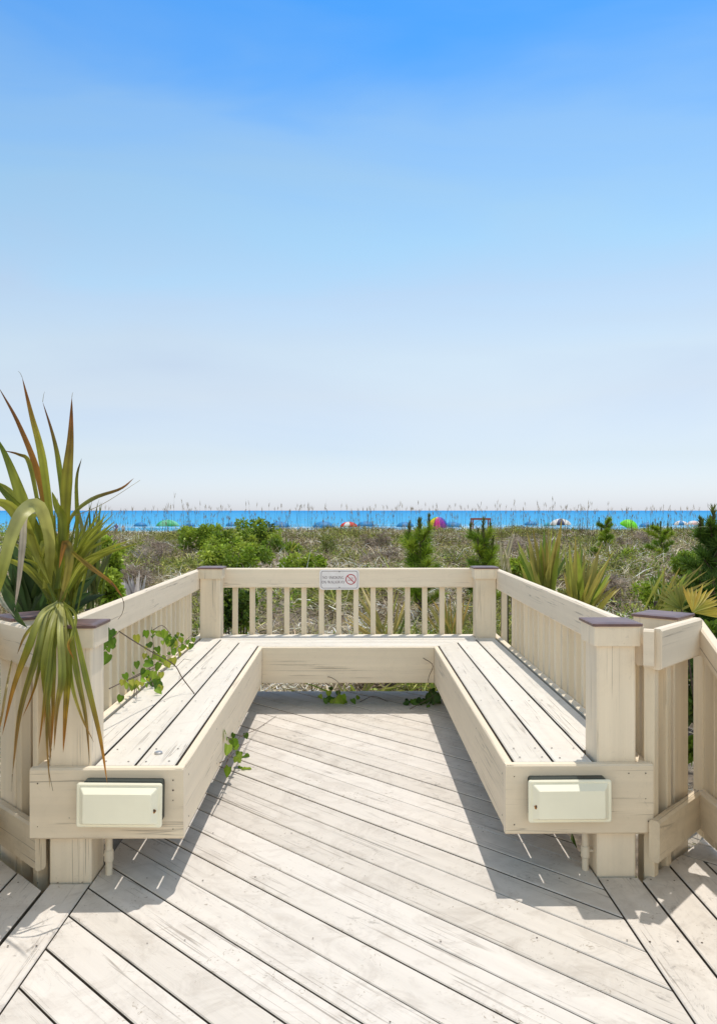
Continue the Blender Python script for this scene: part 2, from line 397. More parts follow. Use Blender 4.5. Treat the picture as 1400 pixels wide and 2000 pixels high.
def rboard(parent, p0, p1, z0, z1, th, name='top_rail', mat=None, ch=.008, cut0=0, cut1=0):
    B = MB(); p0 = Vector((*p0, (z0 + z1) / 2)) if len(p0) == 2 else Vector(p0); p1 = Vector((*p1, (z0 + z1) / 2)) if len(p1) == 2 else Vector(p1)
    board(B, p0, p1, z1 - z0, th, (0, 0, 1), ch=ch, cut0=cut0, cut1=cut1)
    return B.build(name, mat or M_rail, parent)
rboard(rail, (LO - .02, 2.862), (LO - .02, 5.90), .748, .890, .038)
rboard(rail, (RO + .02, 2.905), (RO + .02, 5.90), .748, .890, .038)
rboard(rail, (LO + .0, 5.87), (RO + .0, 5.87), .748, .890, .038)
def baluster(parent, x, y, z0=.18, z1=.83, w_=.038, rot=0.):
    B = MB(); board(B, (x, y, z0), (x + random.uniform(-.002, .002), y + random.uniform(-.002, .002), z1), w_, w_, (math.cos(rot), math.sin(rot), 0), ch=.003)
    return B.build('baluster', M_bal, parent)
for k in range(23):
    y = 2.96 + k * .1255
    if y < 5.6: baluster(rail, LO - .0405 - .019, y + .02)
    if y < 5.45 or k == 22: baluster(rail, RO + .0405 + .019, y)
for k in range(14):
    px = 460 + k * 33.55
    X = (px - 686) / 1570 * 5.915
    baluster(rail, X, 5.9105, .18, .83)

# ------------------------------------------------------------------ railings of the walkway, left and right
def side_railing(sgn, label):
    t = thing('railing', label, 'railing', (sgn * 1.3, 3.1, 0))
    if sgn > 0:
        pc = (1.222, 3.145)
        a, b = Vector((1.075, 2.825)), Vector((1.345, 3.118)); zl0, zl1 = .075, .222
    else:
        pc = (-1.262, 3.135)
        a, b = Vector((-1.105, 2.85)), Vector((-1.39, 3.135)); zl0, zl1 = .045, .20
    rot = math.atan2((b - a).y, (b - a).x)
    dirn = (b - a).normalized(); nin = Vector((dirn.y, -dirn.x)) * (1 if sgn > 0 else -1)    # towards the deck
    post(t, pc[0] - .072, pc[0] + .072, pc[1] - .072, .144, rot=rot)
    rboard(t, tuple(a), tuple(b), .748, .893, .038, cut1=0)
    rboard(t, tuple(a - dirn * .02), tuple(b), zl0, zl1, .038, name='bottom_rail', mat=M_old)
    if sgn > 0:
        # stub of the rail by the front post, its corner cut round
        rboard(t, (1.036, 2.842), (1.068, 2.826), .757, .890, .036, ch=.012, name='rail_end')
        # beyond the corner the hand rail falls away beside the walkway
        B = MB(); c0 = Vector((1.362, 3.125, .820)); c1 = Vector((1.362, 1.6, .12))
        board(B, c0, c1, .145, .038, Vector((0, .417, .909)), ch=.008); B.build('hand_rail', M_rail, t)
        rboard(t, (1.362, 3.12), (1.362, 1.6), zl0, zl1, .038, name='bottom_rail', mat=M_old)
        for k in range(10):
            y = 3.20 - k * .098; z1 = .80 - max(0, 3.125 - y) * .459
            B = MB(); board(B, (1.394, y, .02), (1.394, y, z1), .090, .022, (0, 1, 0), ch=.003); B.build('baluster', M_bal, t)
    else:
        rboard(t, (-1.395, 3.13), (-1.395, 1.2), .748, .893, .038)
        rboard(t, (-1.395, 3.13), (-1.395, 1.2), zl0, zl1, .038, name='bottom_rail', mat=M_old)
        for k in range(12): baluster(t, -1.435, 3.0 - k * .125, .02, .83)
    out = -nin if False else Vector((-dirn.y, dirn.x)) * (1 if sgn > 0 else -1)
    for f in ((.12, .42) if sgn > 0 else (.17, .52)):
        p = a + dirn * ((b - a).length * f) + out * .0395
        baluster(t, p.x, p.y, -.02 if sgn > 0 else -.06, .82, .040, rot)
    return t
side_railing(1, 'right hand cream railing beside the walkway with falling hand rail beyond its brown capped post')
side_railing(-1, 'left hand cream railing beside the walkway, its post behind the hanging palm leaves')
#PART2

# ------------------------------------------------------------------ sign on the rear rail
M_sign = plain('sign_enamel', (.80, .78, .80), rough=.35, var=.04, scale=30)
M_ink = plain('sign_ink', (.12, .075, .10), rough=.5); M_red = plain('sign_red', (.42, .012, .03), rough=.45)
M_pink = plain('sign_pink', (.55, .17, .2), rough=.5); M_screw = plain('steel_screw', (.25, .25, .26), rough=.4, metal=.7)
YS = 5.851
def rrect(w_, h_, r, k=6):
    o = []
    for cx, cy, a0 in ((w_ / 2 - r, h_ / 2 - r, 0), (-w_ / 2 + r, h_ / 2 - r, 90), (-w_ / 2 + r, -h_ / 2 + r, 180), (w_ / 2 - r, -h_ / 2 + r, 270)):
        for i in range(k + 1): a = R(a0 + 90 * i / k); o.append((cx + r * math.cos(a), cy + r * math.sin(a)))
    return o
sc = Vector((-.0865, YS - .0015, 1.31 - (1132 - 997) / 1570 * (YS)))
sign = thing('sign', 'small white no smoking sign screwed to the middle of the rear rail', 'sign', sc)
def plate(B, o, y0, y1, c=sc, m=0):
    f = [(c.x + a, c.y + y0, c.z + b) for a, b in o]; g = [(c.x + a, c.y + y1, c.z + b) for a, b in o]
    B.face(f, None, m); B.face(g[::-1], None, m)
    for i in range(len(o)): j = (i + 1) % len(o); B.face([g[i], g[j], f[j], f[i]], None, m)
B = MB(); plate(B, [(a, b) for a, b in rrect(.288, .146, .022)], -.003, .0); B.build('plate', M_sign, sign)
def ring(B, o1, o2, y, c=sc):
    for i in range(len(o1)):
        j = (i + 1) % len(o1); B.face([(c.x + p[0], c.y + y, c.z + p[1]) for p in (o1[i], o1[j], o2[j], o2[i])])
B = MB(); ring(B, rrect(.266, .126, .016), rrect(.260, .120, .0135), -.0038); B.build('border_line', M_ink, sign)
# serif capitals drawn as strokes on a 1 x 1 cell: (points, stroke weight)
GL = {'N': (.82, [(.08, 0, .08, 1, .07), (.08, 1, .74, 0, .16), (.74, 0, .74, 1, .07)], [(.08, 0), (.02, 1), (.74, 1)]),
      'I': (.36, [(.18, 0, .18, 1, .15)], [(.18, 0), (.18, 1)]),
      'M': (1., [(.1, 0, .12, 1, .07), (.14, 1, .5, .08, .15), (.5, .08, .88, 1, .07), (.88, 1, .9, 0, .15)], [(.1, 0), (.1, 1), (.9, 1), (.9, 0)]),
      'K': (.82, [(.14, 0, .14, 1, .15), (.16, .42, .68, 1, .07), (.32, .56, .74, 0, .15)], [(.14, 0), (.14, 1), (.68, 1), (.74, 0)]),
      'W': (1.1, [(.06, 1, .32, 0, .15), (.32, 0, .55, .95, .07), (.53, .95, .8, 0, .15), (.8, 0, 1.04, 1, .07)], [(.06, 1), (.53, 1), (1.04, 1)]),
      'A': (.84, [(.08, 0, .42, 1, .07), (.42, 1, .76, 0, .16), (.2, .34, .64, .34, .07)], [(.08, 0), (.76, 0)]),
      'L': (.7, [(.16, 0, .16, 1, .15), (.1, .03, .62, .03, .07), (.61, 0, .62, .26, .07)], [(.16, 0), (.16, 1)]),
      'Y': (.8, [(.06, 1, .4, .46, .16), (.4, .46, .74, 1, .07), (.4, 0, .4, .48, .15)], [(.06, 1), (.74, 1), (.4, 0)])}
def arc(cx, cy, rx, ry, a0, a1, n=12, wt=.12):
    P = [(cx + rx * math.cos(R(a0 + (a1 - a0) * i / n)), cy + ry * math.sin(R(a0 + (a1 - a0) * i / n))) for i in range(n + 1)]
    return [(*P[i], *P[i + 1], wt) for i in range(n)]
GL['O'] = (.88, arc(.44, .5, .35, .47, 0, 360, 20, .12), [])
GL['G'] = (.88, arc(.44, .5, .35, .47, 45, 330, 16, .12) + [(.74, 0.1, .74, .42, .12)], [(.74, .42)])
GL['S'] = (.62, arc(.3, .74, .2, .23, 30, 270, 10, .12) + arc(.3, .27, .22, .25, 90, -150, 10, .12), [])
def write(txt, xc, z, h):
    wtot = sum((GL[c][0] if c != ' ' else .4) + .08 for c in txt) * h; x = xc - wtot / 2
    B = MB()
    def st(x0, y0, x1, y1, wt):
        d = Vector((x1 - x0, y1 - y0)); d = d.normalized() if d.length else Vector((1, 0)); n = Vector((-d.y, d.x)) * wt / 2
        B.face([(sc.x + x + px * h, sc.y - .0040, sc.z + z + py * h) for px, py in ((x0 - n.x, y0 - n.y), (x1 - n.x, y1 - n.y), (x1 + n.x, y1 + n.y), (x0 + n.x, y0 + n.y))])
    for c in txt:
        if c == ' ': x += .48 * h; continue
        wd, ss, sf = GL[c]
        for q in ss: st(*q)
        for (a, b) in sf: st(a - .14, b, a + .14, b, .05)
        x += (wd + .08) * h
    B.build('lettering', M_ink, sign)
write('NO SMOKING', -.043, .006, .0188); write('ON WALKWAY', -.043, -.027, .0188)
circ = lambda r, k=28: [(.083 + r * math.cos(6.2832 * i / k), .002 + r * math.sin(6.2832 * i / k)) for i in range(k)]
B = MB(); ring(B, circ(.0385), circ(.0325), -.0042)
a = .0355 * .7071
B.face([(sc.x + .083 + p, sc.y - .0046, sc.z + .002 + q) for p, q in ((-a - .002, a - .002), (-a + .002, a + .002), (a + .002, -a + .002), (a - .002, -a - .002))][::-1])
B.build('prohibition_ring', M_red, sign)
B = MB()
for (x0, z0, x1, z1) in ((-.022, -.008, .012, -.004), (.014, -.004, .021, -.002)): B.face([(sc.x + .083 + p, sc.y - .0042, sc.z + .002 + q) for p, q in ((x0, z0), (x1, z0), (x1, z1), (x0, z1))])
for k in range(3): tube(B, [(sc.x + .083 + .014 - .006 * k + .003 * math.sin(j), sc.y - .0042, sc.z + .004 + j * .005) for j in range(4)], .0012, 4)
B.build('cigarette_symbol', M_pink, sign)
for dz in (.058, -.056):
    B = MB(); plate(B, [(.0045 * math.cos(i * .785), dz + .0045 * math.sin(i * .785)) for i in range(8)], -.006, -.0035); B.build('screw', M_screw, sign)

# ------------------------------------------------------------------ step lights on the end panels
M_lens = plain('cream_enamel', (.86, .83, .66), rough=.3, var=.04, scale=6); M_house = plain('dark_housing', (.018, .03, .028), rough=.45)
def step_light(px, py, wpx, hpx, yf, hole, tilt, off, label):
    d = yf - .045; c = at(px, py, d); c.y = yf; wd, ht = wpx / 1570 * d, hpx / 1570 * d
    t = thing('step_light', label, 'step light', c, 'step lights on the bench ends')
    rt = Matrix.Rotation(R(tilt), 3, 'Y')
    P = lambda x, y, z: c + rt @ Vector((x, y, z))
    def sol(B, layers, m=0):
        L = [[P(a, y, b) for a, b in o] for o, y in layers]
        for i in range(len(L) - 1):
            for k in range(len(L[0])): j = (k + 1) % len(L[0]); B.face([L[i][k], L[i][j], L[i + 1][j], L[i + 1][k]], None, m)
        B.face(L[0][::-1], None, m); B.face(L[-1], None, m)
    B = MB(); sol(B, [([(a + off[0], b + off[1]) for a, b in rrect(wd * .93, ht * .93, .01)], y) for y in (-.001, -.036)]); B.build('housing', M_house, t)
    B = MB()
    R0 = rrect(wd, ht, .009); R1 = rrect(wd - .008, ht - .008, .007); R2 = rrect(wd - .022, ht - .020, .006)
    R3 = [(a * (wd - .062) / (wd - .022), (b - .004) * (ht - .052) / (ht - .02)) for a, b in R2]
    sol(B, [(R0, -.036), (R0, -.043), (R1, -.047), (R2, -.046), (R3, -.072)]); B.build('cover', M_lens, t, weld=True)
    B = MB()
    hx = hole * (wd / 2 - .022); blob = [(.008 * math.cos(i * .6283) * (1 + .3 * math.sin(i * 2)), .0075 * math.sin(i * .6283)) for i in range(10)]
    B.face([P(hx + a * .9, -.0633 - (.5 * abs(a)) * 0, -.012 + b) for a, b in blob]); rs = B.build('rust_spot', M_rust, t)
    B = MB(); B.face([P(hx + a * .5 + .001, -.0642, -.010 + b * .55) for a, b in blob]); B.build('screw_hole', M_nail, rs)
    return t
step_light(234, 1572, 166, 86, YL, 1, .6, (.010, .010), 'cream bulkhead light on the end panel of the left bench, rust spot on its right')
step_light(1114, 1567, 163, 83, YR, -1, -.3, (-.004, .008), 'cream bulkhead light on the end panel of the right bench, rust spot on its left')

# ------------------------------------------------------------------ conduits behind the front posts
M_pvc = plain('painted_pipe', (.70, .62, .49), rough=.4, var=.08)
for x, y, lab in ((-.872, 2.905, 'painted pipe rising beside the foot of the left post'), (.852, 2.925, 'painted pipe rising beside the foot of the right post')):
    t = thing('conduit', lab, 'pipe', (x, y, 0), 'pipes beside the front posts')
    B = MB(); tube(B, [(x, y, -.2), (x, y, .2)], .0125, 14); B.build('pipe', M_pvc, t)
    B = MB(); tube(B, [(x, y, .045), (x, y, .049), (x, y, .085), (x, y, .089)], [.0135, .0165, .0165, .0135], 14); B.build('coupling', M_pvc, t)
    B = MB(); B.box((x - .018 if x < 0 else x + .006, y - .004, .066), (x - .006 if x < 0 else x + .03, y + .004, .074)); B.build('clip', M_pvc, t)
# bottle cap lying on the left seat
c = at(310, 1472, 3.0); c.z = ZT
k = (CAM_H - ZT) / ((1472 - 997) / 1570); c = at(310, 1472, k)
B = MB(); tube(B, [c + Vector((0, 0, .0005)), c + Vector((0, 0, .006)), c + Vector((0, 0, .008))], [.0155, .0145, .012], 20)
tag(B.build('bottle_cap', plain('dull_tin', (.42, .42, .43), rough=.35, metal=.6)), 'small grey metal bottle cap lying on the left seat', 'bottle cap')

# ------------------------------------------------------------------ foliage engine
def cmap(*c): return np.array(c, float)
class Fol:
    """many leaf blades in one mesh, each a thin tapered ribbon of real size with its own colour"""
    def __init__(s): s.V = []; s.F = []; s.C = []; s.n = 0; s.tv = []; s.M = []
    def blades(s, P, D, L, W, g=0., c0=(.1, .2, .04), c1=None, seg=3, cv=.25, prof='leaf', side=None, fold=0., m=0):
        P = np.atleast_2d(P).astype(float); n = len(P); D = np.broadcast_to(np.asarray(D, float), (n, 3)).copy()
        D /= np.linalg.norm(D, axis=1)[:, None] + 1e-9
        L = np.broadcast_to(L, n)[:, None]; W = np.broadcast_to(W, n)[:, None]; g = np.broadcast_to(g, n)[:, None]
        c0 = np.broadcast_to(np.asarray(c0, float), (n, 3)); c1 = c0 if c1 is None else np.broadcast_to(np.asarray(c1, float), (n, 3))
        if side is None: side = rng.normal(size=(n, 3))
        sd = np.cross(D, np.broadcast_to(side, (n, 3))); sd /= np.linalg.norm(sd, axis=1)[:, None] + 1e-9
        br = np.exp(rng.normal(0, cv, n))[:, None]
        rows = []; cols = []
        for i in range(seg + 1):
            t = i / seg
            pos = P + D * L * t; pos[:, 2] -= (g * L * t * t)[:, 0]
            wv = {'leaf': (.25 + 1.5 * t) if t < .5 else (1.0 * (1 - t) * 2) ** .7, 'blade': (1 - t) ** .6 + .02, 'oval': math.sin(math.pi * min(.97, max(.06, t))) ** .6}[prof]
            nn = np.cross(sd, D)
            if fold: rows.append(np.stack([pos - sd * W * wv / 2, pos - nn * W * wv * fold, pos + sd * W * wv / 2], 1))
            else: rows.append(np.stack([pos - sd * W * wv / 2, pos + sd * W * wv / 2], 1))
            cols.append(np.repeat(((c0 * (1 - t) + c1 * t) * br)[:, None], rows[-1].shape[1], 1))
        V = np.stack(rows, 1); C = np.stack(cols, 1); k = V.shape[2]                 # n, seg+1, k, 3
        base = s.n + np.arange(n)[:, None] * (seg + 1) * k
        for i in range(seg):
            for j in range(k - 1):
                a = base[:, 0] + i * k + j; s.F.append(np.stack([a, a + 1, a + k + 1, a + k], 1)); s.M.append(np.full(n, m))
        s.V.append(V.reshape(-1, 3)); s.C.append(C.reshape(-1, 3)); s.n += n * (seg + 1) * k
    def grid(s, rows, cols, m=0):
        """rows: list of point lists of equal length; cols: matching colours"""
        k = len(rows[0]); V = np.array([[tuple(p) for p in r] for r in rows], float); C = np.array(cols, float)
        if C.ndim == 2: C = np.repeat(C[:, None], k, 1)
        b = s.n
        for i in range(len(rows) - 1):
            a = b + i * k + np.arange(k - 1); s.F.append(np.stack([a, a + 1, a + k + 1, a + k], 1)); s.M.append(np.full(k - 1, m))
        s.V.append(V.reshape(-1, 3)); s.C.append(C.reshape(-1, 3)); s.n += len(rows) * k
    def build(s, name, mat, parent=None):
        V = np.concatenate(s.V); F = np.concatenate(s.F).astype(np.int32); C = np.clip(np.concatenate(s.C), 0, 1)
        if parent is not None: V = V
        me = bpy.data.meshes.new(name); me.vertices.add(len(V)); me.vertices.foreach_set('co', V.astype(np.float32).ravel())
        me.loops.add(F.size); me.loops.foreach_set('vertex_index', F.ravel()); me.polygons.add(len(F))
        me.polygons.foreach_set('loop_start', np.arange(0, F.size, 4, dtype=np.int32))
        me.update(calc_edges=True); me.validate()
        at_ = me.color_attributes.new('Col', 'FLOAT_COLOR', 'POINT')
        at_.data.foreach_set('color', np.concatenate([C, np.ones((len(C), 1))], 1).astype(np.float32).ravel())
        for mm in (mat if isinstance(mat, (list, tuple)) else [mat]): me.materials.append(mm)
        me.polygons.foreach_set('use_smooth', np.ones(len(F), bool))
        return link(bpy.data.objects.new(name, me), parent)
def cr_spline(P, n):
    P = [np.array(p, float) for p in P]; P = [2 * P[0] - P[1]] + P + [2 * P[-1] - P[-2]]; out = []
    m = len(P) - 3
    for i in range(n + 1):
        u = min(i / n * m, m - 1e-6); k = int(u); t = u - k; a, b, c, d = P[k:k + 4]
        out.append(.5 * ((2 * b) + (-a + c) * t + (2 * a - 5 * b + 4 * c - d) * t * t + (-a + 3 * b - 3 * c + d) * t ** 3))
    return out
def unit(a): return a / (np.linalg.norm(a) + 1e-9)
def rnd_dirs(n, up=.0):
    d = rng.normal(size=(n, 3)); d[:, 2] = np.abs(d[:, 2]) * (1 if up else 1) + up; return d / np.linalg.norm(d, axis=1)[:, None]
M_leaf = leafmat('foliage', .30, .5, .3); M_dry = leafmat('dry_grass', .12, .8, .1); M_palm = leafmat('palm_leaf', .40, .45, .35)
M_bark = plain('bark', (.09, .065, .045), rough=.9, var=.4, scale=60); M_stem = plain('vine_stem', (.10, .07, .05), rough=.8, var=.3, scale=60)

# ------------------------------------------------------------------ dunes, beach, sea
from mathutils import noise as mnoise
def gh(x, y):
    r = mnoise.noise(Vector((x * .13, y * .13, 3.1))) * .36 + mnoise.noise(Vector((x * .45, y * .45, 7.7))) * .13 + mnoise.noise(Vector((x * 1.9, y * 1.9, 1.7))) * .07
    def sm(a, b, t): t = min(1, max(0, (t - a) / (b - a))); return t * t * (3 - 2 * t)
    h = -.42 + .30 * sm(7, 20, y) + .29 * sm(20, 33, y) * (1 - .8 * sm(6.5, 9, -x)) - 2.2 * sm(38, 62, y)
    near = sm(2.2, 5.5, max(abs(x), (y - 3.4)))
    wob = 1 - sm(45, 70, y) * .85
    return h + r * near * wob - .06 * (1 - near)
ys = np.concatenate([np.linspace(-14, 0, 12), np.linspace(.5, 44, 150), np.linspace(45, 175, 90)]); xs = np.linspace(-1, 1, 220); 
V = []; F = []
for i, y in enumerate(ys):
    hw = 16 + max(0, y) * .62
    for x in xs:
        X = x * hw; V.append((X, y, gh(X, y) - max(0, y - 112) * .012))
nx = len(xs)
for i in range(len(ys) - 1):
    for j in range(nx - 1): a = i * nx + j; F.append((a, a + 1, a + nx + 1, a + nx))
# skirt that carries the sand out to either side and behind
me = bpy.data.meshes.new('dune_ground'); me.from_pydata(V, [], F); me.polygons.foreach_set('use_smooth', [True] * len(F))
m, t, p = newmat('dune_sand'); ob = N(t, 'ShaderNodeNewGeometry').outputs['Position']
c = mixc(t, ramp(t, noise(t, ob, 6, 6, .7), .35, .65), (.05, .038, .025), (.24, .19, .135))
c = mixc(t, ramp(t, noise(t, ob, .7, 4, .6), .55, .62), c, (.40, .35, .28))
sx = N(t, 'ShaderNodeSeparateXYZ'); t.links.new(ob, sx.inputs[0])
c = mixc(t, ramp(t, math2(t, 'MULTIPLY', sx.outputs[1], .01), .42, .55), c, (.56, .50, .41))
c = mixc(t, ramp(t, math2(t, 'MULTIPLY', sx.outputs[1], .005), .58, .62), c, (.30, .26, .21))
t.links.new(c, p.inputs['Base Color']); p.inputs['Roughness'].default_value = .95
b = N(t, 'ShaderNodeBump'); b.inputs['Distance'].default_value = .03; t.links.new(noise(t, ob, 14, 6, .7), b.inputs['Height']); t.links.new(b.outputs[0], p.inputs['Normal'])
me.materials.append(m); tag(link(bpy.data.objects.new('dune_ground', me)), kind='structure')
B = MB()
for x0, x1, y0, y1 in ((-3000, 3000, -3000, 118),): B.face([(x0, y0, -3.05), (x1, y0, -3.05), (x1, y1, -3.05), (x0, y1, -3.05)])
tag(B.build('beach', m), kind='structure')
# sea, with broken white water along the shore
m, t, p = newmat('sea_water'); ob = N(t, 'ShaderNodeNewGeometry').outputs['Position']
sx = N(t, 'ShaderNodeSeparateXYZ'); t.links.new(ob, sx.inputs[0])
wv = noise(t, mapping(t, ob, (.035, .11, 1)), 1, 5, .62)
far = math2(t, 'LOGARITHM', sx.outputs[1], 10.)
fr = ramp(t, math2(t, 'MULTIPLY', far, .2), .43, .72)
c = mixc(t, fr, (.07, .36, .62), (.006, .20, .52))
c = mixc(t, math2(t, 'MULTIPLY', ramp(t, wv, .45, .62), .35), c, (.10, .36, .52))
fo = math2(t, 'MULTIPLY', ramp(t, noise(t, mapping(t, ob, (.02, .13, 1)), 1, 4, .6), .52, .60), ramp(t, math2(t, 'MULTIPLY', sx.outputs[1], .002), .30, .48, (1, 1, 1, 1), (0, 0, 0, 1)))
c = mixc(t, fo, c, (.82, .84, .84))
t.links.new(c, p.inputs['Base Color']); p.inputs['Roughness'].default_value = .55; p.inputs['IOR'].default_value = 1.15; p.inputs['Specular IOR Level'].default_value = .15
b = N(t, 'ShaderNodeBump'); b.inputs['Strength'].default_value = .6; b.inputs['Distance'].default_value = .3; t.links.new(wv, b.inputs['Height']); t.links.new(b.outputs[0], p.inputs['Normal'])
B = MB(); 
B.face([(-30000, 128, -2.62), (30000, 128, -2.62), (30000, 30000, -2.62), (-30000, 30000, -2.62)])
tag(B.build('sea', m), kind='structure')
#PART3

# ------------------------------------------------------------------ wild ground cover (uncountable)
def scatter(n, y0, y1, pw=0.):
    y = y0 + (y1 - y0) * rng.random(n) ** (1 / (1 + pw)); x = (rng.random(n) * 2 - 1) * (y * .47 + 1.2)
    return x, y
def bay_free(x, y): return ~((np.abs(x) < 1.7) & (y < 6.1)) & ~((np.abs(x + .0) < 1.55) & (y < 3.4))
def nz2(x, y, s, z=0.): return np.array([mnoise.noise(Vector((a * s, b * s, z))) for a, b in zip(x, y)])
GH = lambda x, y: np.array([gh(a, b) for a, b in zip(x, y)])
x, y = scatter(30000, 6.2, 42); x = np.concatenate([x, (rng.random(2600) * 2 - 1) * 4]); y = np.concatenate([y, 1.5 + rng.random(2600) * 6])
k = bay_free(x, y); x, y = x[k], y[k]; z = GH(x, y)
patch = nz2(x, y, .55, 4.4); patch2 = nz2(x, y, .22, 9.1)
keep = rng.random(len(x)) < np.clip(1.0 - (patch2 < -.30) * .75, 0, 1); x, y, z, patch, patch2 = x[keep], y[keep], z[keep], patch[keep], patch2[keep]
F1 = Fol(); n = len(x)
greys = cmap((.50, .41, .29), (.36, .28, .20), (.78, .70, .54), (.30, .25, .13), (.60, .52, .42), (.10, .075, .05))
olive = cmap((.24, .26, .06), (.32, .31, .09), (.15, .17, .05))
pale = cmap((.80, .71, .54), (.62, .54, .40), (.70, .62, .52), (.50, .42, .26)); dark = cmap((.30, .23, .16), (.20, .15, .10), (.40, .32, .24), (.12, .09, .05))
pc = nz2(x, y, 1.3, 50.) ; lf = 1 + 1.3 * nz2(x, y, 1.7, 61.)
for r_ in range(7):
    ci = np.where((pc + rng.normal(0, .10, n) > .03)[:, None], pale[rng.integers(0, 4, n)], dark[rng.integers(0, 4, n)]); oi = olive[rng.integers(0, 3, n)]; g_ = (patch + rng.normal(0, .15, n) > .12)[:, None]
    c = np.where(g_, oi, ci); d = rng.normal(size=(n, 3)); d[:, 2] = np.abs(d[:, 2]) * .75 + .12
    L = rng.uniform(.12, .46, n) * (1 + .4 * (patch > 0)) * np.clip(lf, .4, 2.); base = np.stack([x + rng.normal(0, .08, n), y + rng.normal(0, .08, n), z + rng.uniform(-.01, .20, n)], 1)
    F1.blades(base, d, L, rng.uniform(.007, .017, n) * (.7 + .024 * y), rng.uniform(.1, .9, n), c, c * 1.3, seg=2, cv=.5, prof='blade')
tag(F1.build('dune_grass', M_dry), 'tangled grey and brown dry grass covering the dunes', 'dry grass', kind='stuff')
# low green runners and leaves in patches
x, y = scatter(20000, 6.2, 40); z = GH(x, y); p1 = nz2(x, y, .4, 21.); k = (p1 + rng.normal(0, .06, len(x)) > .13) & bay_free(x, y); x, y, z = x[k], y[k], z[k]; n = len(x)
F2 = Fol(); gc = cmap((.20, .29, .04), (.30, .38, .055), (.11, .17, .03), (.38, .40, .08))
for r_ in range(7):
    d = rng.normal(size=(n, 3)); d[:, 2] = np.abs(d[:, 2]) + .3
    F2.blades(np.stack([x + rng.normal(0, .10, n), y + rng.normal(0, .10, n), z + rng.uniform(.02, .24, n)], 1), d, rng.uniform(.05, .13, n), rng.uniform(.016, .026, n) * (.7 + .022 * y.mean()), .2, gc[rng.integers(0, 4, n)], seg=2, cv=.3, prof='oval')
tag(F2.build('ground_cover', M_leaf), 'low green leafy runners among the dune grass', 'ground cover', kind='stuff')
# upright fresh grass tussocks
x, y = scatter(5200, 7, 38); z = GH(x, y); p1 = nz2(x, y, .35, 33.); k = (p1 + rng.normal(0, .12, len(x)) > .04) & bay_free(x, y); x, y, z = x[k], y[k], z[k]; n = len(x)
F3 = Fol()
for r_ in range(8):
    d = rng.normal(size=(n, 3)) * .38; d[:, 2] = 1
    F3.blades(np.stack([x + rng.normal(0, .05, n), y + rng.normal(0, .05, n), z], 1), d, rng.uniform(.2, .55, n), rng.uniform(.007, .012, n) * (.7 + .02 * y), rng.uniform(0, .5, n), cmap((.24, .27, .06), (.36, .34, .11), (.46, .39, .18))[rng.integers(0, 3, n)], cmap((.55, .46, .22),), seg=3, cv=.35, prof='blade')
tag(F3.build('marsh_grass', M_leaf), 'upright olive and straw coloured grass tufts on the dunes', 'tall grass', kind='stuff')
# sea oats: bare stalks standing against the sea along the crest
x = (rng.random(900) * 2 - 1) * 15.5; x = np.concatenate([x, rng.choice([-12.6, -11.4, -10.2, -6.5, .5, 3.4, 8.2, 8.5, 10.5, 13., 6.2], 330) + rng.normal(0, .45, 330)]); y = rng.uniform(26, 36, len(x)); z = GH(x, y); n = len(x)
F4 = Fol(); d = rng.normal(size=(n, 3)) * .10; d[:, 2] = 1; L = rng.uniform(.5, 1.65, n) * np.where(rng.random(n) < .06, 1.2, 1.)
P0 = np.stack([x, y, z], 1)
F4.blades(P0, d, L, .0085, rng.uniform(-.02, .08, n), cmap((.14, .13, .07),), cmap((.10, .08, .05),), seg=3, cv=.35, prof='blade', side=(0, 1, 0))
dn = d / np.linalg.norm(d, axis=1)[:, None]; P1 = P0 + dn * L[:, None] * .80
for r_ in range(3): F4.blades(P1 + rng.normal(0, .015, (n, 3)), d + rng.normal(0, .12, (n, 3)), L * .13, .009, .15, cmap((.30, .23, .13),), seg=2, cv=.3, prof='oval', side=(0, 1, 0))
for r_ in range(3):
    dd = rng.normal(size=(n, 3)) * .3; dd[:, 2] = 1
    F4.blades(P0 + rng.normal(0, .05, (n, 3)) * (1, 1, 0), dd, rng.uniform(.25, .5, n), .014, .3, cmap((.20, .20, .08),), cmap((.36, .30, .18),), seg=2, prof='blade', side=(0, 1, 0))
tag(F4.build('sea_oats', M_dry), 'thin brown sea oat stalks standing along the crest against the sea', 'sea oats', kind='stuff')

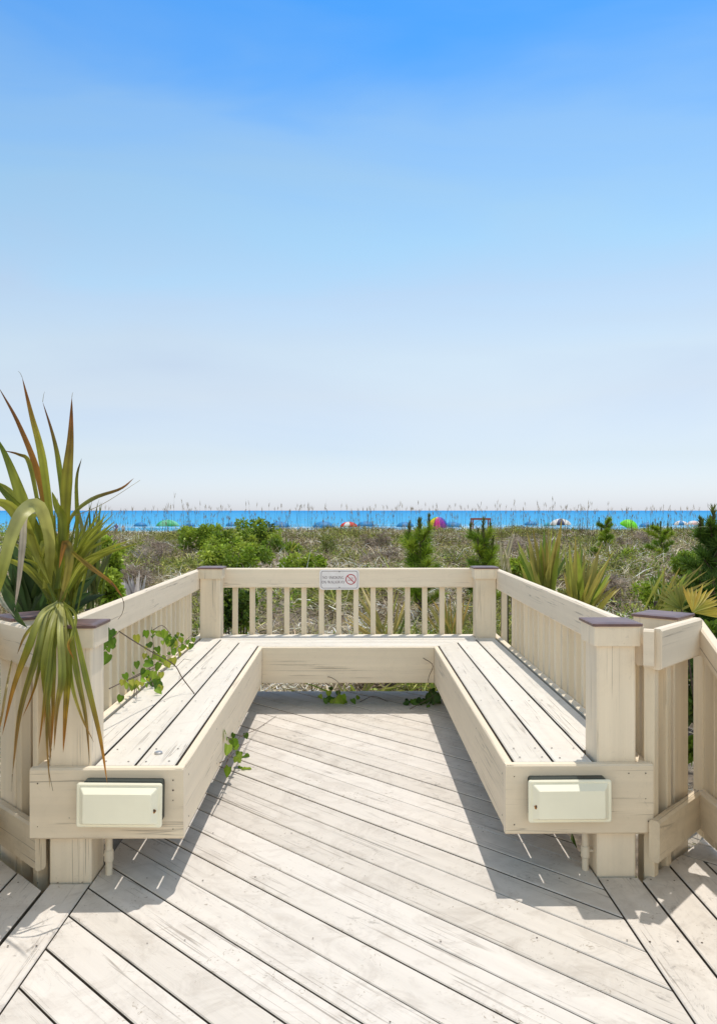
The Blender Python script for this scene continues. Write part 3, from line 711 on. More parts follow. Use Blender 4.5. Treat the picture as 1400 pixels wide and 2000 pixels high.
# ------------------------------------------------------------------ plants that stand apart
def ground_pt(px, d):
    p = at(px, 997, d); p.z = gh(p.x, p.y); return p
def depth_at(py, d0=8., d1=34.):
    """depth at which the dune surface is seen at photo row py"""
    d = d0
    while d < d1 and CAM_H - (py - 997) / 1570 * d > gh(0, d) + .02: d += .1
    return d
def stems(parent, base, tips, r0=.012, name='branches', mat=None):
    B = MB()
    for tpt in tips:
        mid = (Vector(base) * .5 + Vector(tpt) * .5) + Vector((0, 0, -.06 * (Vector(tpt) - Vector(base)).length)); tube(B, [base, mid, tpt], [r0, r0 * .7, r0 * .3], 5)
    return B.build(name, mat or M_bark, parent)
def shrub(label, px, py0, py1, wpx, d, cols, leaf=.05, n=2600, group='leafy shrubs on the dunes', cat='shrub', lw=.55, depth=.8):
    if d is None: d = depth_at(py1 + 4)
    sc_ = d / 1570; zt = CAM_H - (py0 - 997) * sc_; zb = CAM_H - (py1 - 997) * sc_; rx = wpx / 2 * sc_
    b = ground_pt(px, d); zb = min(zb, zt - .15); c = Vector((b.x, b.y, (zt + zb) / 2)); rz = (zt - zb) / 2
    t = thing('shrub', label, cat, b, group); Fo = Fol(); cols = cmap(*cols)
    nb = max(7, int(n / 130)); lob = []
    while len(lob) < nb:
        v = rng.normal(size=3); v = unit(v) * rng.random() ** .33 * .82; lob.append((c.x + v[0] * rx, c.y + v[1] * rx * depth, c.z + v[2] * rz))
    for lc in lob:
        m_ = n // nb; r = rng.uniform(.16, .30) * min(rx, rz * 1.6) + .03; dirs = rng.normal(size=(m_, 3)); dirs[:, 2] += .25; dirs /= np.linalg.norm(dirs, axis=1)[:, None]
        P = np.array(lc) + dirs * r * rng.uniform(.35, 1.05, (m_, 1)); cc = cols[rng.integers(0, len(cols))] * .7 + cols[rng.integers(0, len(cols), m_)] * .3
        od = dirs + rng.normal(0, .55, (m_, 3)); od[:, 2] += .3
        Fo.blades(P, od, rng.uniform(.7, 1.2, m_) * leaf, leaf * lw * rng.uniform(.8, 1.2, m_), .2, cc, cc * 1.15, seg=2, cv=.22, prof='oval')
    Fo.build('foliage', M_leaf, t)
    stems(t, (b.x, b.y, b.z - .05), [lob[i] for i in range(min(9, nb))], .014 * max(1, rx))
    return t
GRN = [(.16, .26, .03), (.24, .35, .035), (.32, .42, .05), (.09, .15, .02)]
BRT = [(.32, .42, .045), (.40, .48, .07), (.22, .34, .03)]
YEL = [(.38, .36, .08), (.46, .40, .12)]
DRK = [(.045, .085, .02), (.07, .12, .025), (.03, .055, .015)]
shrub('dark green shrub on the crest at the left end of the green thicket', 398, 1026, 1084, 126, None, GRN + BRT, .10, 2400)
shrub('broad shrub on the crest topping the green thicket', 488, 1018, 1080, 150, None, GRN + BRT + DRK[:1], .10, 2600)
shrub('rounded shrub at the middle of the green thicket left of the sign', 446, 1038, 1088, 126, None, GRN + BRT, .09, 2600)
shrub('shrub at the right end of the thicket below two blue umbrellas', 552, 1042, 1088, 96, None, GRN, .09, 1700)
shrub('bright lime shrub just above the rear rail left of the sign', 462, 1062, 1118, 180, 17, BRT + GRN, .075, 4200)
shrub('low lime green bush touching the rear rail beside the sign', 585, 1082, 1118, 120, 16, BRT, .065, 2200)
shrub('dark bush below the thicket above the rear left post', 375, 1058, 1084, 56, None, DRK + GRN, .08, 1100)
shrub('yellow green leafy bush beside the palm at the left rail', 218, 1048, 1122, 52, 8.4, BRT + GRN, .055, 1300)
shrub('lime leafy bush behind the left side rail under the palm', 208, 1100, 1185, 66, 5.6, BRT, .055, 900)
shrub('dark green bush behind the left end of the rear balusters', 462, 1140, 1245, 90, 7.6, DRK + GRN, .045, 2600)
shrub('small olive bush behind the right side rail with yellow flower', 1098, 1160, 1215, 90, 7.2, [(.20, .22, .05), (.28, .29, .07), (.12, .14, .04)], .035, 2200)
shrub('dark green bush behind the far right railing', 1392, 1165, 1560, 120, 4.9, DRK + GRN, .06, 2200)
shrub('low green bush on the slope left of the right pines', 1236, 1068, 1096, 80, None, GRN + BRT, .05, 1200)
shrub('dark undergrowth bush below the deck corner at right', 1150, 1650, 1780, 150, 3.6, GRN + DRK, .05, 1500, depth=1.)
shrub('olive bush on the slope at right above the capped posts', 1190, 1096, 1140, 120, None, [(.16, .18, .05), (.22, .23, .07), (.11, .12, .04)], .05, 1800)
shrub('lush lime bush low on the right slope above the capped posts', 1300, 1128, 1180, 150, 9.5, BRT + GRN, .05, 3000)
shrub('green bush between the large right pine and the low dark pine', 1345, 1080, 1122, 90, 13, GRN + BRT, .06, 1800)
shrub('yellow green bush tucked behind the left end of the right side rail', 1012, 1088, 1150, 70, 9., BRT + YEL, .05, 1500)
shrub('olive green bush under the slim pine on the right slope', 1165, 1076, 1110, 90, None, GRN + YEL, .07, 1500)
shrub('small bright bush hugging the left edge behind the palm', 22, 1030, 1085, 80, None, BRT + GRN, .06, 1400)
DRY = [(.40, .33, .27), (.30, .24, .19), (.50, .43, .35), (.22, .17, .13)]
for lab, a_ in (('dry grey brown brush on the slope between the palm and the thicket', (300, 1052, 1100, 130)), ('dry twiggy mauve brush low on the left slope', (262, 1084, 1150, 120)), ('dry brown brush under the crest left of the rainbow umbrella', (735, 1040, 1072, 70)),
                ('tan dry brush on the crest right of the two tipped pines', (1010, 1048, 1085, 90)), ('dry mauve brush on the right slope above the side rail', (1185, 1128, 1178, 110)), ('rust tinged dry brush below the slim pine', (1240, 1040, 1076, 90)), ('dry straw brush left of the tall pine', (745, 1072, 1108, 90))):
    shrub(lab, *a_, None, DRY, .10, 1500, group='dry brush on the dunes', lw=.16)
# ice-plant like dark mass of long leaves behind the palm
def blade_plant(label, px, pyb, d, tips, cols, tipc, wpx=8, n=20, cat='yucca', name='yucca', group=None, droop=.12, fold=.18, jit=14, root=None, leaning=.25):
    """stiff sword leaves rising from one root; tips = photo pixels the leaf ends reach"""
    if d is None: d = depth_at(pyb)
    b = at(px, pyb, d); g0 = gh(b.x, b.y); t = thing(name, label, cat, (b.x, b.y, g0), group); Fo = Fol(); cols = cmap(*cols)
    for i in range(n):
        k_ = rng.integers(0, len(tips)); tx, ty = tips[k_]; tp = at(tx + rng.normal(0, jit), ty + rng.normal(0, jit * 1.2), d + rng.normal(0, leaning))
        p0 = b + Vector((rng.normal(0, .035), rng.normal(0, .035), rng.uniform(-.05, .03))); v = tp - p0; L = v.length; g_ = droop * rng.uniform(.2, 1.6)
        v = v + Vector((0, 0, g_ * L)); c0 = cols[rng.integers(0, len(cols))]
        Fo.blades([p0], [v], v.length, wpx / 1570 * d * rng.uniform(.7, 1.2), g_, c0, np.array(tipc) if rng.random() < .6 else c0 * 1.2, seg=6, cv=.12, prof='leaf', side=(rng.normal(0, .5), 1, 0), fold=fold)
    Fo.build('leaves', M_palm, t)
    B = MB(); tube(B, [(b.x, b.y, g0 - .05), (b.x, b.y, max(b.z, g0 + .06))], [.045, .03], 8); B.build('stem', M_bark, t)
    return t
YU = [(.20, .28, .04), (.29, .35, .05), (.13, .20, .03), (.36, .37, .07)]
YT = (.44, .34, .09)
blade_plant('tall upright yucca behind the right side rail near the rear corner post', 1062, 1200, 6.9, [(1030, 1045), (1052, 1050), (1072, 1040), (1090, 1075), (1015, 1080)], YU, YT, 11, 34, jit=12)
blade_plant('broad fan of sword leaves behind the middle of the right side rail', 1128, 1222, 5.6, [(1130, 1062), (1152, 1070), (1172, 1085), (1186, 1100), (1112, 1090), (1200, 1130)], YU, YT, 11, 42, jit=14)
blade_plant('dry pale yucca with curling leaves right of the rear corner post', 985, 1130, 7.4, [(962, 1058), (975, 1062), (1000, 1045), (990, 1070)], [(.42, .38, .24), (.30, .28, .12)], (.55, .48, .32), 5, 10, jit=5)
blade_plant('sword leaf plant leaning right beyond the right capped posts', 1275, 1205, 6.0, [(1340, 1108), (1370, 1100), (1300, 1100), (1390, 1150), (1320, 1130)], YU, YT, 6, 22, jit=12)
blade_plant('thin green sword leaves rising left of the right pines', 1282, 1175, 7.5, [(1276, 1110), (1290, 1100), (1300, 1115), (1270, 1130)], YU, (.2, .25, .05), 5, 12, jit=7)
blade_plant('yellow green yucca behind the rear balusters right of the sign', 760, 1262, 6.75, [(700, 1152), (722, 1150), (745, 1160), (690, 1180), (800, 1160), (775, 1150), (676, 1200)], [(.36, .33, .10), (.22, .25, .06), (.15, .20, .04), (.50, .40, .14)], (.60, .46, .16), 5, 30, jit=8)
blade_plant('orange tipped yucca behind the right end of the rear balusters', 880, 1262, 6.8, [(838, 1165), (860, 1160), (885, 1155), (900, 1165), (925, 1170), (912, 1180)], [(.30, .28, .08), (.20, .23, .05), (.44, .36, .12)], (.55, .36, .10), 5, 24, jit=8)
blade_plant('dark spiky palmetto tuft right of the tall middle pine', 892, 1104, None, [(866, 1078), (880, 1068), (905, 1068), (920, 1080), (858, 1090)], DRK + YU[:1], (.22, .24, .10), 5, 30, jit=5, name='palmetto', cat='palmetto')
blade_plant('green spiky palmetto at the right of the thicket', 520, 1086, None, [(496, 1050), (515, 1040), (535, 1045), (550, 1060), (485, 1066)], YU, (.36, .38, .10), 5, 34, jit=6, name='palmetto', cat='palmetto')
blade_plant('small spiky palmetto at the left edge of the thicket', 560, 1092, None, [(540, 1062), (556, 1052), (572, 1056), (584, 1070)], YU, (.3, .34, .08), 4, 24, jit=5, name='palmetto', cat='palmetto')
blade_plant('dead grey palmetto fan on the slope left of the rear corner post', 290, 1108, None, [(262, 1084), (276, 1074), (296, 1070), (314, 1082), (322, 1094), (255, 1098)], [(.34, .30, .30), (.26, .22, .22), (.45, .41, .40)], (.5, .46, .44), 5, 34, jit=5, name='dead_palmetto', cat='dead palmetto')
blade_plant('dead grey palmetto fan close behind the left side rail', 268, 1190, 7.2, [(240, 1135), (252, 1126), (268, 1124), (285, 1122), (300, 1130), (232, 1150)], [(.46, .42, .42), (.34, .30, .30), (.58, .54, .52)], (.6, .56, .52), 6, 22, jit=5, name='dead_palmetto', cat='dead palmetto')
blade_plant('green sword leaves under the rear bench gap', 700, 1400, 6.5, [(600, 1335), (660, 1325), (720, 1330), (780, 1330), (820, 1340), (560, 1345)], YU, (.4, .38, .12), 6, 26, jit=12, droop=.3)
blade_plant('spiky green leaves below the deck edge at the right conduit', 1130, 1760, 3.75, [(1090, 1620), (1120, 1625), (1150, 1620), (1175, 1650), (1100, 1660)], YU + DRK, (.12, .18, .04), 9, 26, jit=14, droop=.25)
blade_plant('tall olive grass leaves rising right of the palm', 178, 1190, 4.1, [(150, 960), (172, 975), (188, 985), (205, 1040), (160, 1020), (196, 1000), (214, 1060)], [(.15, .20, .04), (.10, .15, .03), (.22, .25, .07)], (.22, .22, .10), 9, 26, jit=9, name='sword_grass', cat='tall grass plant', leaning=.1)
blade_plant('dark green broad leaf clump filling the corner behind the left palm', 60, 1230, 3.7, [(5, 1040), (40, 1030), (80, 1050), (120, 1060), (150, 1080), (20, 1100), (100, 1110), (170, 1110), (60, 1090), (200, 1140)], [(.035, .075, .022), (.05, .10, .03), (.07, .13, .03), (.025, .05, .018)], (.08, .13, .035), 22, 70, jit=22, name='strap_leaf_plant', cat='leafy plant', leaning=.15)
blade_plant('brown stalky weed leaves under the left walkway rail', 30, 1700, 3.9, [(0, 1560), (60, 1590), (90, 1640)], DRK, (.08, .1, .03), 10, 14, jit=18)

def fan(Fo, hub, dirv, nrm, Lf, n, spread, cols, tipc, wd, droop=.1, fold=.2, seg=5):
    dirv = unit(np.array(dirv)); nrm = unit(np.array(nrm)); sd = unit(np.cross(dirv, nrm)); cols = cmap(*cols)
    for i in range(n):
        a = (i / (n - 1) - .5) * spread; v = dirv * math.cos(a) + sd * math.sin(a) + nrm * rng.normal(0, .04)
        Fo.blades([hub], [v], Lf * (1 - .25 * abs(a) / (spread / 2)) * rng.uniform(.9, 1.08), wd, droop * rng.uniform(.5, 1.5), cols[rng.integers(0, len(cols))], np.array(tipc), seg=seg, cv=.1, side=nrm, fold=fold)
# yellowing fan palm at the right edge
b = at(1395, 1235, 4.6); t = thing('palmetto', 'yellow and orange palmetto fan at the right edge above the brown cap', 'palmetto', (b.x, b.y, gh(b.x, b.y)))
Fo = Fol(); h = at(1352, 1196, 4.6); fan(Fo, h, at(1395, 1150, 4.7) - h, (-.1, -.8, .5), .26, 14, 1.7, [(.46, .42, .05), (.50, .36, .04), (.34, .38, .05)], (.60, .42, .06), .024)
h2 = at(1330, 1190, 4.7); fan(Fo, h2, at(1300, 1140, 4.7) - h2, (.2, -.9, .4), .24, 12, 1.9, [(.17, .24, .04), (.26, .30, .05)], (.40, .36, .08), .018)
Fo.build('fronds', M_palm, t); stems(t, (b.x, b.y, gh(b.x, b.y)), [h, h2], .012, 'stalks')

def pine(label, px, py0, py1, wpx, d, n=11, dark=False, candles=6):
    if d is None: d = depth_at(py1)
    s_ = d / 1570; b = ground_pt(px, d); zt = CAM_H - (py0 - 997) * s_; zb = min(CAM_H - (py1 - 997) * s_, zt - .3); W = wpx / 2 * s_
    t = thing('pine_sapling', label, 'pine sapling', b, 'young pines on the dunes'); Fo = Fol(); B = MB()
    tube(B, [(b.x, b.y, b.z - .05), (b.x + .01, b.y, (zb + zt) / 2), (b.x, b.y, zt - .12)], [.03, .02, .008], 7)
    G = cmap((.07, .14, .02), (.11, .19, .025), (.05, .10, .018)) if dark else cmap((.17, .29, .03), (.27, .39, .035), (.10, .18, .02), (.36, .45, .05))
    H = zt - zb; tipsL = []
    for i in range(n):
        f = (i + .5) / n; a = i * 2.4 + rng.normal(0, .3); r = W * (1 - .52 * f) * rng.uniform(.45, 1.05); z0 = zb + H * (f * .74)
        o = Vector((b.x + rng.normal(0, .01), b.y, z0)); e = o + Vector((math.cos(a) * r, math.sin(a) * r, H * (.05 + rng.uniform(0, .10)))); mid = (o + e) / 2 - Vector((0, 0, .03)); tube(B, [o, mid, e], [.011, .008, .005], 5)
        for q in range(int(26 + 60 * (1 - f))):
            pass
        m_ = 300; u = rng.uniform(.12, 1.08, m_)[:, None]; P = np.array(o) * (1 - u) + np.array(e) * u; dv = rng.normal(size=(m_, 3)) * .75 + unit(np.array(e - o)) * .6; dv[:, 2] += .8
        cc = G[rng.integers(0, len(G))] * .6 + G[rng.integers(0, len(G), m_)] * .4
        Fo.blades(P, dv, rng.uniform(.09, .16, m_) * max(.8, min(1.3, H)), .0085 * max(1, d / 12), .1, cc, cc * 1.3, seg=2, prof='blade', cv=.2); tipsL.append(e)
    tipsL = sorted(tipsL, key=lambda v: -v.z)[:candles - 1]
    for i, e in enumerate([Vector((b.x, b.y, zt - .26 * H))] + tipsL):
        hh_ = H * (.24 if i == 0 else rng.uniform(.12, .20)); e = Vector(e); hh_ = min(hh_, max(.06 * H, zt - H * rng.uniform(.0, .12) - e.z))
        m_ = 90; u = rng.random(m_) * .95; P = np.stack([np.full(m_, e.x), np.full(m_, e.y), e.z + u * hh_], 1); dv = rng.normal(size=(m_, 3)) * .33; dv[:, 2] = 1
        Fo.blades(P, dv, hh_ * .34, .013, 0, cmap((.08, .13, .025),), cmap((.17, .19, .045),), seg=2, prof='blade')
        tube(B, [e - Vector((0, 0, .02)), e + Vector((0, 0, hh_))], [.013, .008], 6)
    Fo.build('needles', M_leaf, t); B.build('trunk', M_bark, t); return t
pine('tall bushy pine sapling above the rear rail in front of the rainbow umbrella', 820, 1004, 1190, 104, 11.5, 20)
pine('pine sapling with many upright tips behind the rear right corner post', 943, 1010, 1180, 96, 11.5, 18, candles=9)
pine('slim pine sapling with tall dark tips at the left of the tilted green umbrella', 1182, 1004, 1084, 56, None, 11)
pine('small rounded pine sapling between the tilted umbrella and the right edge', 1289, 1012, 1100, 74, None, 13)
pine('large dark pine sapling cut by the right edge', 1392, 990, 1200, 140, 7.5, 22, dark=True, candles=8)
pine('low dark pine sapling above the rightmost brown cap', 1366, 1108, 1240, 110, 6.6, 15, dark=True)
shrub('squat olive bush of upright leaves on the slope above the sign', 638, 1040, 1088, 62, None, [(.20, .25, .05), (.13, .17, .04), (.28, .30, .08)], .09, 1200, lw=.2)
pine('tiny pine sapling low on the slope right of the slim pine', 1216, 1074, 1116, 56, None, 9)
#PART4

# ------------------------------------------------------------------ umbrellas on the beach
def cloth(name, c, r=.6):
    m = plain(name, c, rough=r, var=.05, scale=4); t = m.node_tree; p = t.nodes['Principled BSDF']
    tr = N(t, 'ShaderNodeBsdfTranslucent'); tr.inputs[0].default_value = (*c, 1); mx = N(t, 'ShaderNodeMixShader'); mx.inputs[0].default_value = .25
    t.links.new(p.outputs[0], mx.inputs[1]); t.links.new(tr.outputs[0], mx.inputs[2]); t.links.new(mx.outputs[0], t.nodes['Material Output'].inputs[0]); return m
CB = cloth('blue_canvas', (.015, .26, .60)); CT = cloth('turquoise_canvas', (.05, .45, .62)); CG = cloth('green_canvas', (.04, .45, .20)); CLG = cloth('mint_canvas', (.20, .62, .42)); CL = cloth('lime_canvas', (.22, .80, .03))
CR = cloth('red_canvas', (.75, .03, .02)); CW = cloth('white_canvas', (.8, .8, .8)); CN = cloth('navy_canvas', (.02, .05, .16)); CP = cloth('pink_canvas', (.82, .60, .62))
RB = [cloth('purple_canvas', (.33, .04, .45)), cloth('deep_blue_canvas', (.04, .10, .60)), cloth('aqua_canvas', (.03, .55, .62)), cloth('grass_green_canvas', (.10, .62, .08)), cloth('yellow_canvas', (.90, .72, .03)), cloth('magenta_canvas', (.80, .05, .35))]
M_pole = plain('white_pole', (.62, .62, .60), rough=.4)
def parasol(label, px, py, wpx, d, mats, tilt=0., tdir=0., hh_=.24, group='blue umbrellas on the beach', lift=1.0):
    c = at(px, py, d); r = wpx / 2 * d / 1570; gz = gh(c.x, c.y) - max(0, c.y - 112) * .012
    t = thing('beach_umbrella', label, 'beach umbrella', (c.x, c.y, gz), group)
    hgt = r * 2 * hh_; rot = Matrix.Rotation(R(tilt), 3, Vector((math.cos(R(tdir)), math.sin(R(tdir)), 0))); top = c - Vector((0, 0, hgt * .0))
    P = lambda a, f: top + rot @ Vector((r * math.sin(f * 1.25) / math.sin(1.25) * math.cos(a), r * math.sin(f * 1.25) / math.sin(1.25) * math.sin(a), -hgt * (1 - math.cos(f * 1.25)) / (1 - math.cos(1.25))))
    B = MB(); K = 8
    for k in range(K):
        for q in range(4):
            a0, a1 = (k + q / 4 + .19) * 6.2832 / K, (k + (q + 1) / 4 + .19) * 6.2832 / K
            sag = lambda a, f: P(a, f) - Vector((0, 0, .0)) 
            for i in range(6):
                f0, f1 = i / 6, (i + 1) / 6
                B.face([P(a0, f0), P(a0, f1), P(a1, f1), P(a1, f0)] if i else [P(a0, 0), P(a0, f1), P(a1, f1)], None, k % len(mats), True)
            e = .10 * (1 + .25 * math.sin((q + .5) / 4 * math.pi)); n_ = rot @ Vector((0, 0, -e))
            B.face([P(a0, 1), P(a0, 1) + n_, P(a1, 1) + n_, P(a1, 1)], None, k % len(mats), False)
    o = B.build('canopy', mats, t, weld=True); md = o.modifiers.new('cloth', 'SOLIDIFY'); md.thickness = .006
    B = MB(); foot = Vector((c.x, c.y, gz - .2)) + rot @ Vector((0, 0, -.0)) * 0
    ax = rot @ Vector((0, 0, 1)); L = (top.z - gz + .2) / max(.5, ax.z) if tilt < 30 else 0
    knee = top - ax * min(.7, r); tube(B, [top + ax * .06, knee, Vector((knee.x, knee.y, gz - .2))], .022, 8); B.build('pole', M_pole, t)
    return t
BU = [(275, 1022, 24, 98, 'blue umbrella left of the green one, half hidden by sea oats'), (372, 1024, 18, 104, 'small blue umbrella just right of the green umbrella'),
      (453, 1022, 22, 104, 'blue umbrella showing a sliver above the green thicket'), (546, 1020, 38, 92, 'blue umbrella at the right end of the green thicket'),
      (632, 1020, 40, 90, 'blue umbrella left of the red one'), (714, 1020, 32, 96, 'blue umbrella directly right of the red one'),
      (791, 1021, 32, 98, 'blue umbrella left of the tall pine and the rainbow umbrella'), (884, 1021, 32, 95, 'blue umbrella tucked behind the right of the rainbow one'),
      (1036, 1020, 24, 104, 'blue umbrella left of the turquoise and the striped ones'), (1190, 1023, 14, 110, 'tiny blue umbrella behind the slim pine'),
      (1263, 1022, 28, 92, 'blue umbrella at the lower right of the tilted green one')]
for px, py, w_, d, lab in BU: parasol(lab, px, py - 2, w_ * 1.08, d, [CB])
parasol('green umbrella with pale mint panels above the left dune crest', 328, 1015, 44, 86, [CG, CLG], group=None)
parasol('red umbrella with one white panel left of centre', 681, 1019, 34, 92, [CR, CR, CR, CR, CR, CW, CR, CR], group=None)
parasol('rainbow umbrella in purple, green, yellow and magenta beside the tall pine', 855, 1010, 38, 80, RB, tilt=18, tdir=0, hh_=.42, group=None)
parasol('turquoise umbrella overlapping the left of the striped one', 1073, 1020, 24, 96, [CT], group=None)
parasol('white umbrella with navy panels at right of centre', 1094, 1013, 40, 84, [CW, CN, CW, CW], hh_=.26, group=None)
parasol('bright lime green umbrella tipped on its side to the right', 1233, 1016, 36, 80, [CL], tilt=24, tdir=90, hh_=.36, group=None)
parasol('white topped umbrella with blue panels near the large right pine', 1328, 1017, 28, 88, [CW, CW, CW, CB, CW, CB, CW, CW], group=None)
parasol('pale pink and white umbrella beside the large right pine', 1354, 1017, 24, 92, [CW, CP], group=None)

# low wooden frame on the beach behind the second pine
c = at(938, 1014, 70); gz = gh(c.x, c.y); M_red_wood = plain('red_brown_wood', (.20, .055, .03), rough=.7, var=.3)
t = thing('beach_stand', 'red brown wooden frame on the beach behind the pine with many tips', 'wooden stand', (c.x, c.y, gz)); wd = 36 / 1570 * 70
for sx_ in (-1, 1):
    for sy in (-.5, .5): B = MB(); B.box((c.x + sx_ * wd * .46 - .05, c.y + sy - .05, gz - .1), (c.x + sx_ * wd * .46 + .05, c.y + sy + .05, c.z - .06)); B.build('leg', M_red_wood, t)
B = MB(); B.box((c.x - wd / 2, c.y - .62, c.z - .06), (c.x + wd / 2, c.y + .62, c.z + .10)); B.build('roof', M_red_wood, t)
B = MB(); B.box((c.x - wd * .41, c.y - .5, gz + .5), (c.x + wd * .41, c.y + .5, gz + .6)); B.build('seat', M_red_wood, t)

# ------------------------------------------------------------------ people far off on the sand
def skin(name, verts, edges, rad, mat, parent=None, sub=2, root=0):
    me = bpy.data.meshes.new(name); me.from_pydata([tuple(v) for v in verts], edges, []); o = link(bpy.data.objects.new(name, me), parent)
    md = o.modifiers.new('skin', 'SKIN'); md.use_smooth_shade = True
    for i, v in enumerate(me.skin_vertices[0].data): v.radius = (rad[i], rad[i]) if not isinstance(rad[i], tuple) else rad[i]; v.use_root = (i == root)
    md2 = o.modifiers.new('sub', 'SUBSURF'); md2.levels = sub; md2.render_levels = sub; me.materials.append(mat); return o
M_skin = plain('skin', (.36, .20, .13), rough=.6, var=.05); M_hair = plain('dark_hair', (.02, .015, .012), rough=.7)
M_shirt = plain('blue_shirt', (.03, .06, .32), rough=.8); M_short = plain('dark_shorts', (.02, .022, .03), rough=.8); M_pale = plain('pale_shirt', (.55, .52, .48), rough=.8)
def person(px, d, H, label, shirt, akimbo):
    p = at(px, 1000, d); gz = gh(p.x, p.y) - max(0, p.y - 112) * .012; s_ = H / 1.75
    t = thing('person', label, 'person', (p.x, p.y, gz), 'people on the beach')
    o = Vector((p.x, p.y, gz)); q = lambda x, y, z: o + Vector((x, y, z)) * s_
    el_l = (-.40, .0, 1.12) if akimbo else (-.24, 0, 1.12); ha_l = (-.17, -.05, .98) if akimbo else (-.25, -.06, .86)
    J = [q(0, 0, .95), q(0, 0, 1.15), q(0, 0, 1.38), q(0, .0, 1.50), q(0, -.01, 1.60), q(0, -.01, 1.70),
         q(-.18, 0, 1.42), q(*el_l), q(*ha_l), q(.18, 0, 1.42), q(.25, .01, 1.13), q(.26, -.05, .88),
         q(-.10, 0, .88), q(-.12, -.01, .48), q(-.13, .02, .08), q(-.14, -.13, .03), q(.10, 0, .88), q(.13, -.04, .48), q(.15, .0, .08), q(.16, -.15, .03)]
    E = [(0, 1), (1, 2), (2, 3), (3, 4), (4, 5), (2, 6), (6, 7), (7, 8), (2, 9), (9, 10), (10, 11), (0, 12), (12, 13), (13, 14), (14, 15), (0, 16), (16, 17), (17, 18), (18, 19)]
    rd = [.13, .12, .13, .055, .085, .075, .06, .045, .035, .06, .045, .035, .085, .055, .04, .035, .085, .055, .04, .035]
    skin('body', J, E, [r * s_ for r in rd], M_skin, t)
    skin('shirt', [q(0, 0, .93), q(0, 0, 1.15), q(0, 0, 1.40), q(-.17, 0, 1.41), tuple(q(-.18, 0, 1.42) * .45 + q(*el_l) * .55), q(.17, 0, 1.41), q(.22, 0, 1.25)], [(0, 1), (1, 2), (2, 3), (3, 4), (2, 5), (5, 6)], [r * s_ for r in (.155, .145, .15, .08, .065, .08, .065)], shirt, t)
    skin('shorts', [q(0, 0, .96), q(-.10, 0, .86), q(-.12, 0, .55), q(.10, 0, .86), q(.13, -.02, .55)], [(0, 1), (1, 2), (0, 3), (3, 4)], [r * s_ for r in (.14, .11, .085, .11, .085)], M_short, t)
    skin('hair', [q(0, .02, 1.62), q(0, .015, 1.715)], [(0, 1)], [.085 * s_, .07 * s_], M_hair, t)
person(228, 112, 1.85, 'person in a blue shirt and dark shorts standing with one hand on the hip', M_shirt, True)
person(241, 114, 1.62, 'shorter dark haired person in a pale top beside the blue shirted one', M_pale, False)

# ------------------------------------------------------------------ palm in the left foreground, leaf by leaf
def leaf(Fo, pts, wpx, c0, c1, c2=None, fold=.22, twist=0., seg=16, prof=None, splitend=True):
    """pts: (px, py, depth) along the midrib; a folded strap leaf of real width tapering to its tip"""
    W = [at(*p) for p in pts]; C = cr_spline(W, seg); rows = []; cols = []
    fib = 1 + rng.normal(0, .13, 5); c0, c1 = np.array(c0), np.array(c1); c2 = c1 if c2 is None else np.array(c2); d = pts[0][2]; wm = wpx / 1570 * d
    eye = np.array((0, 0, CAM_H))
    for i, p in enumerate(C):
        t = i / seg; tan = unit(C[min(i + 1, seg)] - C[max(i - 1, 0)]); v = unit(p - eye); s = unit(np.cross(tan, v)); nrm = unit(np.cross(s, tan))
        a = twist + .35 * math.sin(t * 3 + pts[0][0]); s2 = s * math.cos(a) + nrm * math.sin(a); n2 = np.cross(s2, tan)
        wv = wm * ((.55 + .9 * t) if t < .5 else max(.02, (2 * (1 - t)) ** .75)) if prof is None else wm * prof(t)
        rows.append([p - s2 * wv / 2, p - s2 * wv / 4 + n2 * wv * fold * .5, p + n2 * wv * fold, p + s2 * wv / 4 + n2 * wv * fold * .5, p + s2 * wv / 2])
        c = c0 * (1 - t * 2) + c1 * t * 2 if t < .5 else c1 * (1 - min(1, (t - .5) / .36)) + c2 * min(1, (t - .5) / .36)
        c = c * (1 + rng.normal(0, .09)); cols.append([c * f_ for f_ in (fib * (.88, 1, .78, 1.05, .9))])
    Fo.grid(rows, cols)
def thread(Fo, pts, c=(.30, .26, .14), wpx=1.6): leaf(Fo, pts, wpx, c, c, fold=.1, seg=10, prof=lambda t: 1 - .6 * t)
OL = (.27, .29, .03); YG = (.38, .39, .055); DG = (.12, .17, .02); BR = (.22, .09, .025); OR = (.46, .20, .03); PALE = (.56, .55, .22)
b = at(105, 1250, 3.2); gz = gh(b.x, b.y)
palm = thing('palm', 'large palm with browned sword leaves and a hanging frond over the left railing', 'palm', (b.x, b.y, gz))
UP = [[(112, 1190, 3.2), (104, 1060, 3.15), (84, 900, 3.1), (62, 810, 3.05), (44, 737, 3.0)], [(110, 1180, 3.2), (96, 1050, 3.2), (76, 930, 3.2), (38, 830, 3.2), (-2, 756, 3.2)],
      [(118, 1190, 3.1), (126, 1060, 3.05), (131, 940, 3.0), (138, 860, 3.0), (141, 776, 3.0)], [(122, 1120, 3.2), (124, 1000, 3.2), (116, 910, 3.2), (104, 850, 3.2), (84, 785, 3.2)],
      [(106, 1180, 3.1), (74, 1060, 3.05), (42, 970, 3.0), (16, 900, 3.0), (-8, 850, 3.0)], [(128, 1180, 3.3), (150, 1050, 3.3), (150, 940, 3.3), (160, 895, 3.3)],
      [(100, 1130, 3.0), (70, 1030, 2.95), (30, 985, 2.9), (-20, 930, 2.9)]]
Fo = Fol()
leaf(Fo, UP[0], 15, OL, YG, BR, seg=22); leaf(Fo, UP[1], 13, OL, OR, BR, seg=22, twist=.3); leaf(Fo, UP[2], 21, OL, (.26, .25, .03), BR, seg=22); leaf(Fo, UP[3], 11, DG, OL, BR)
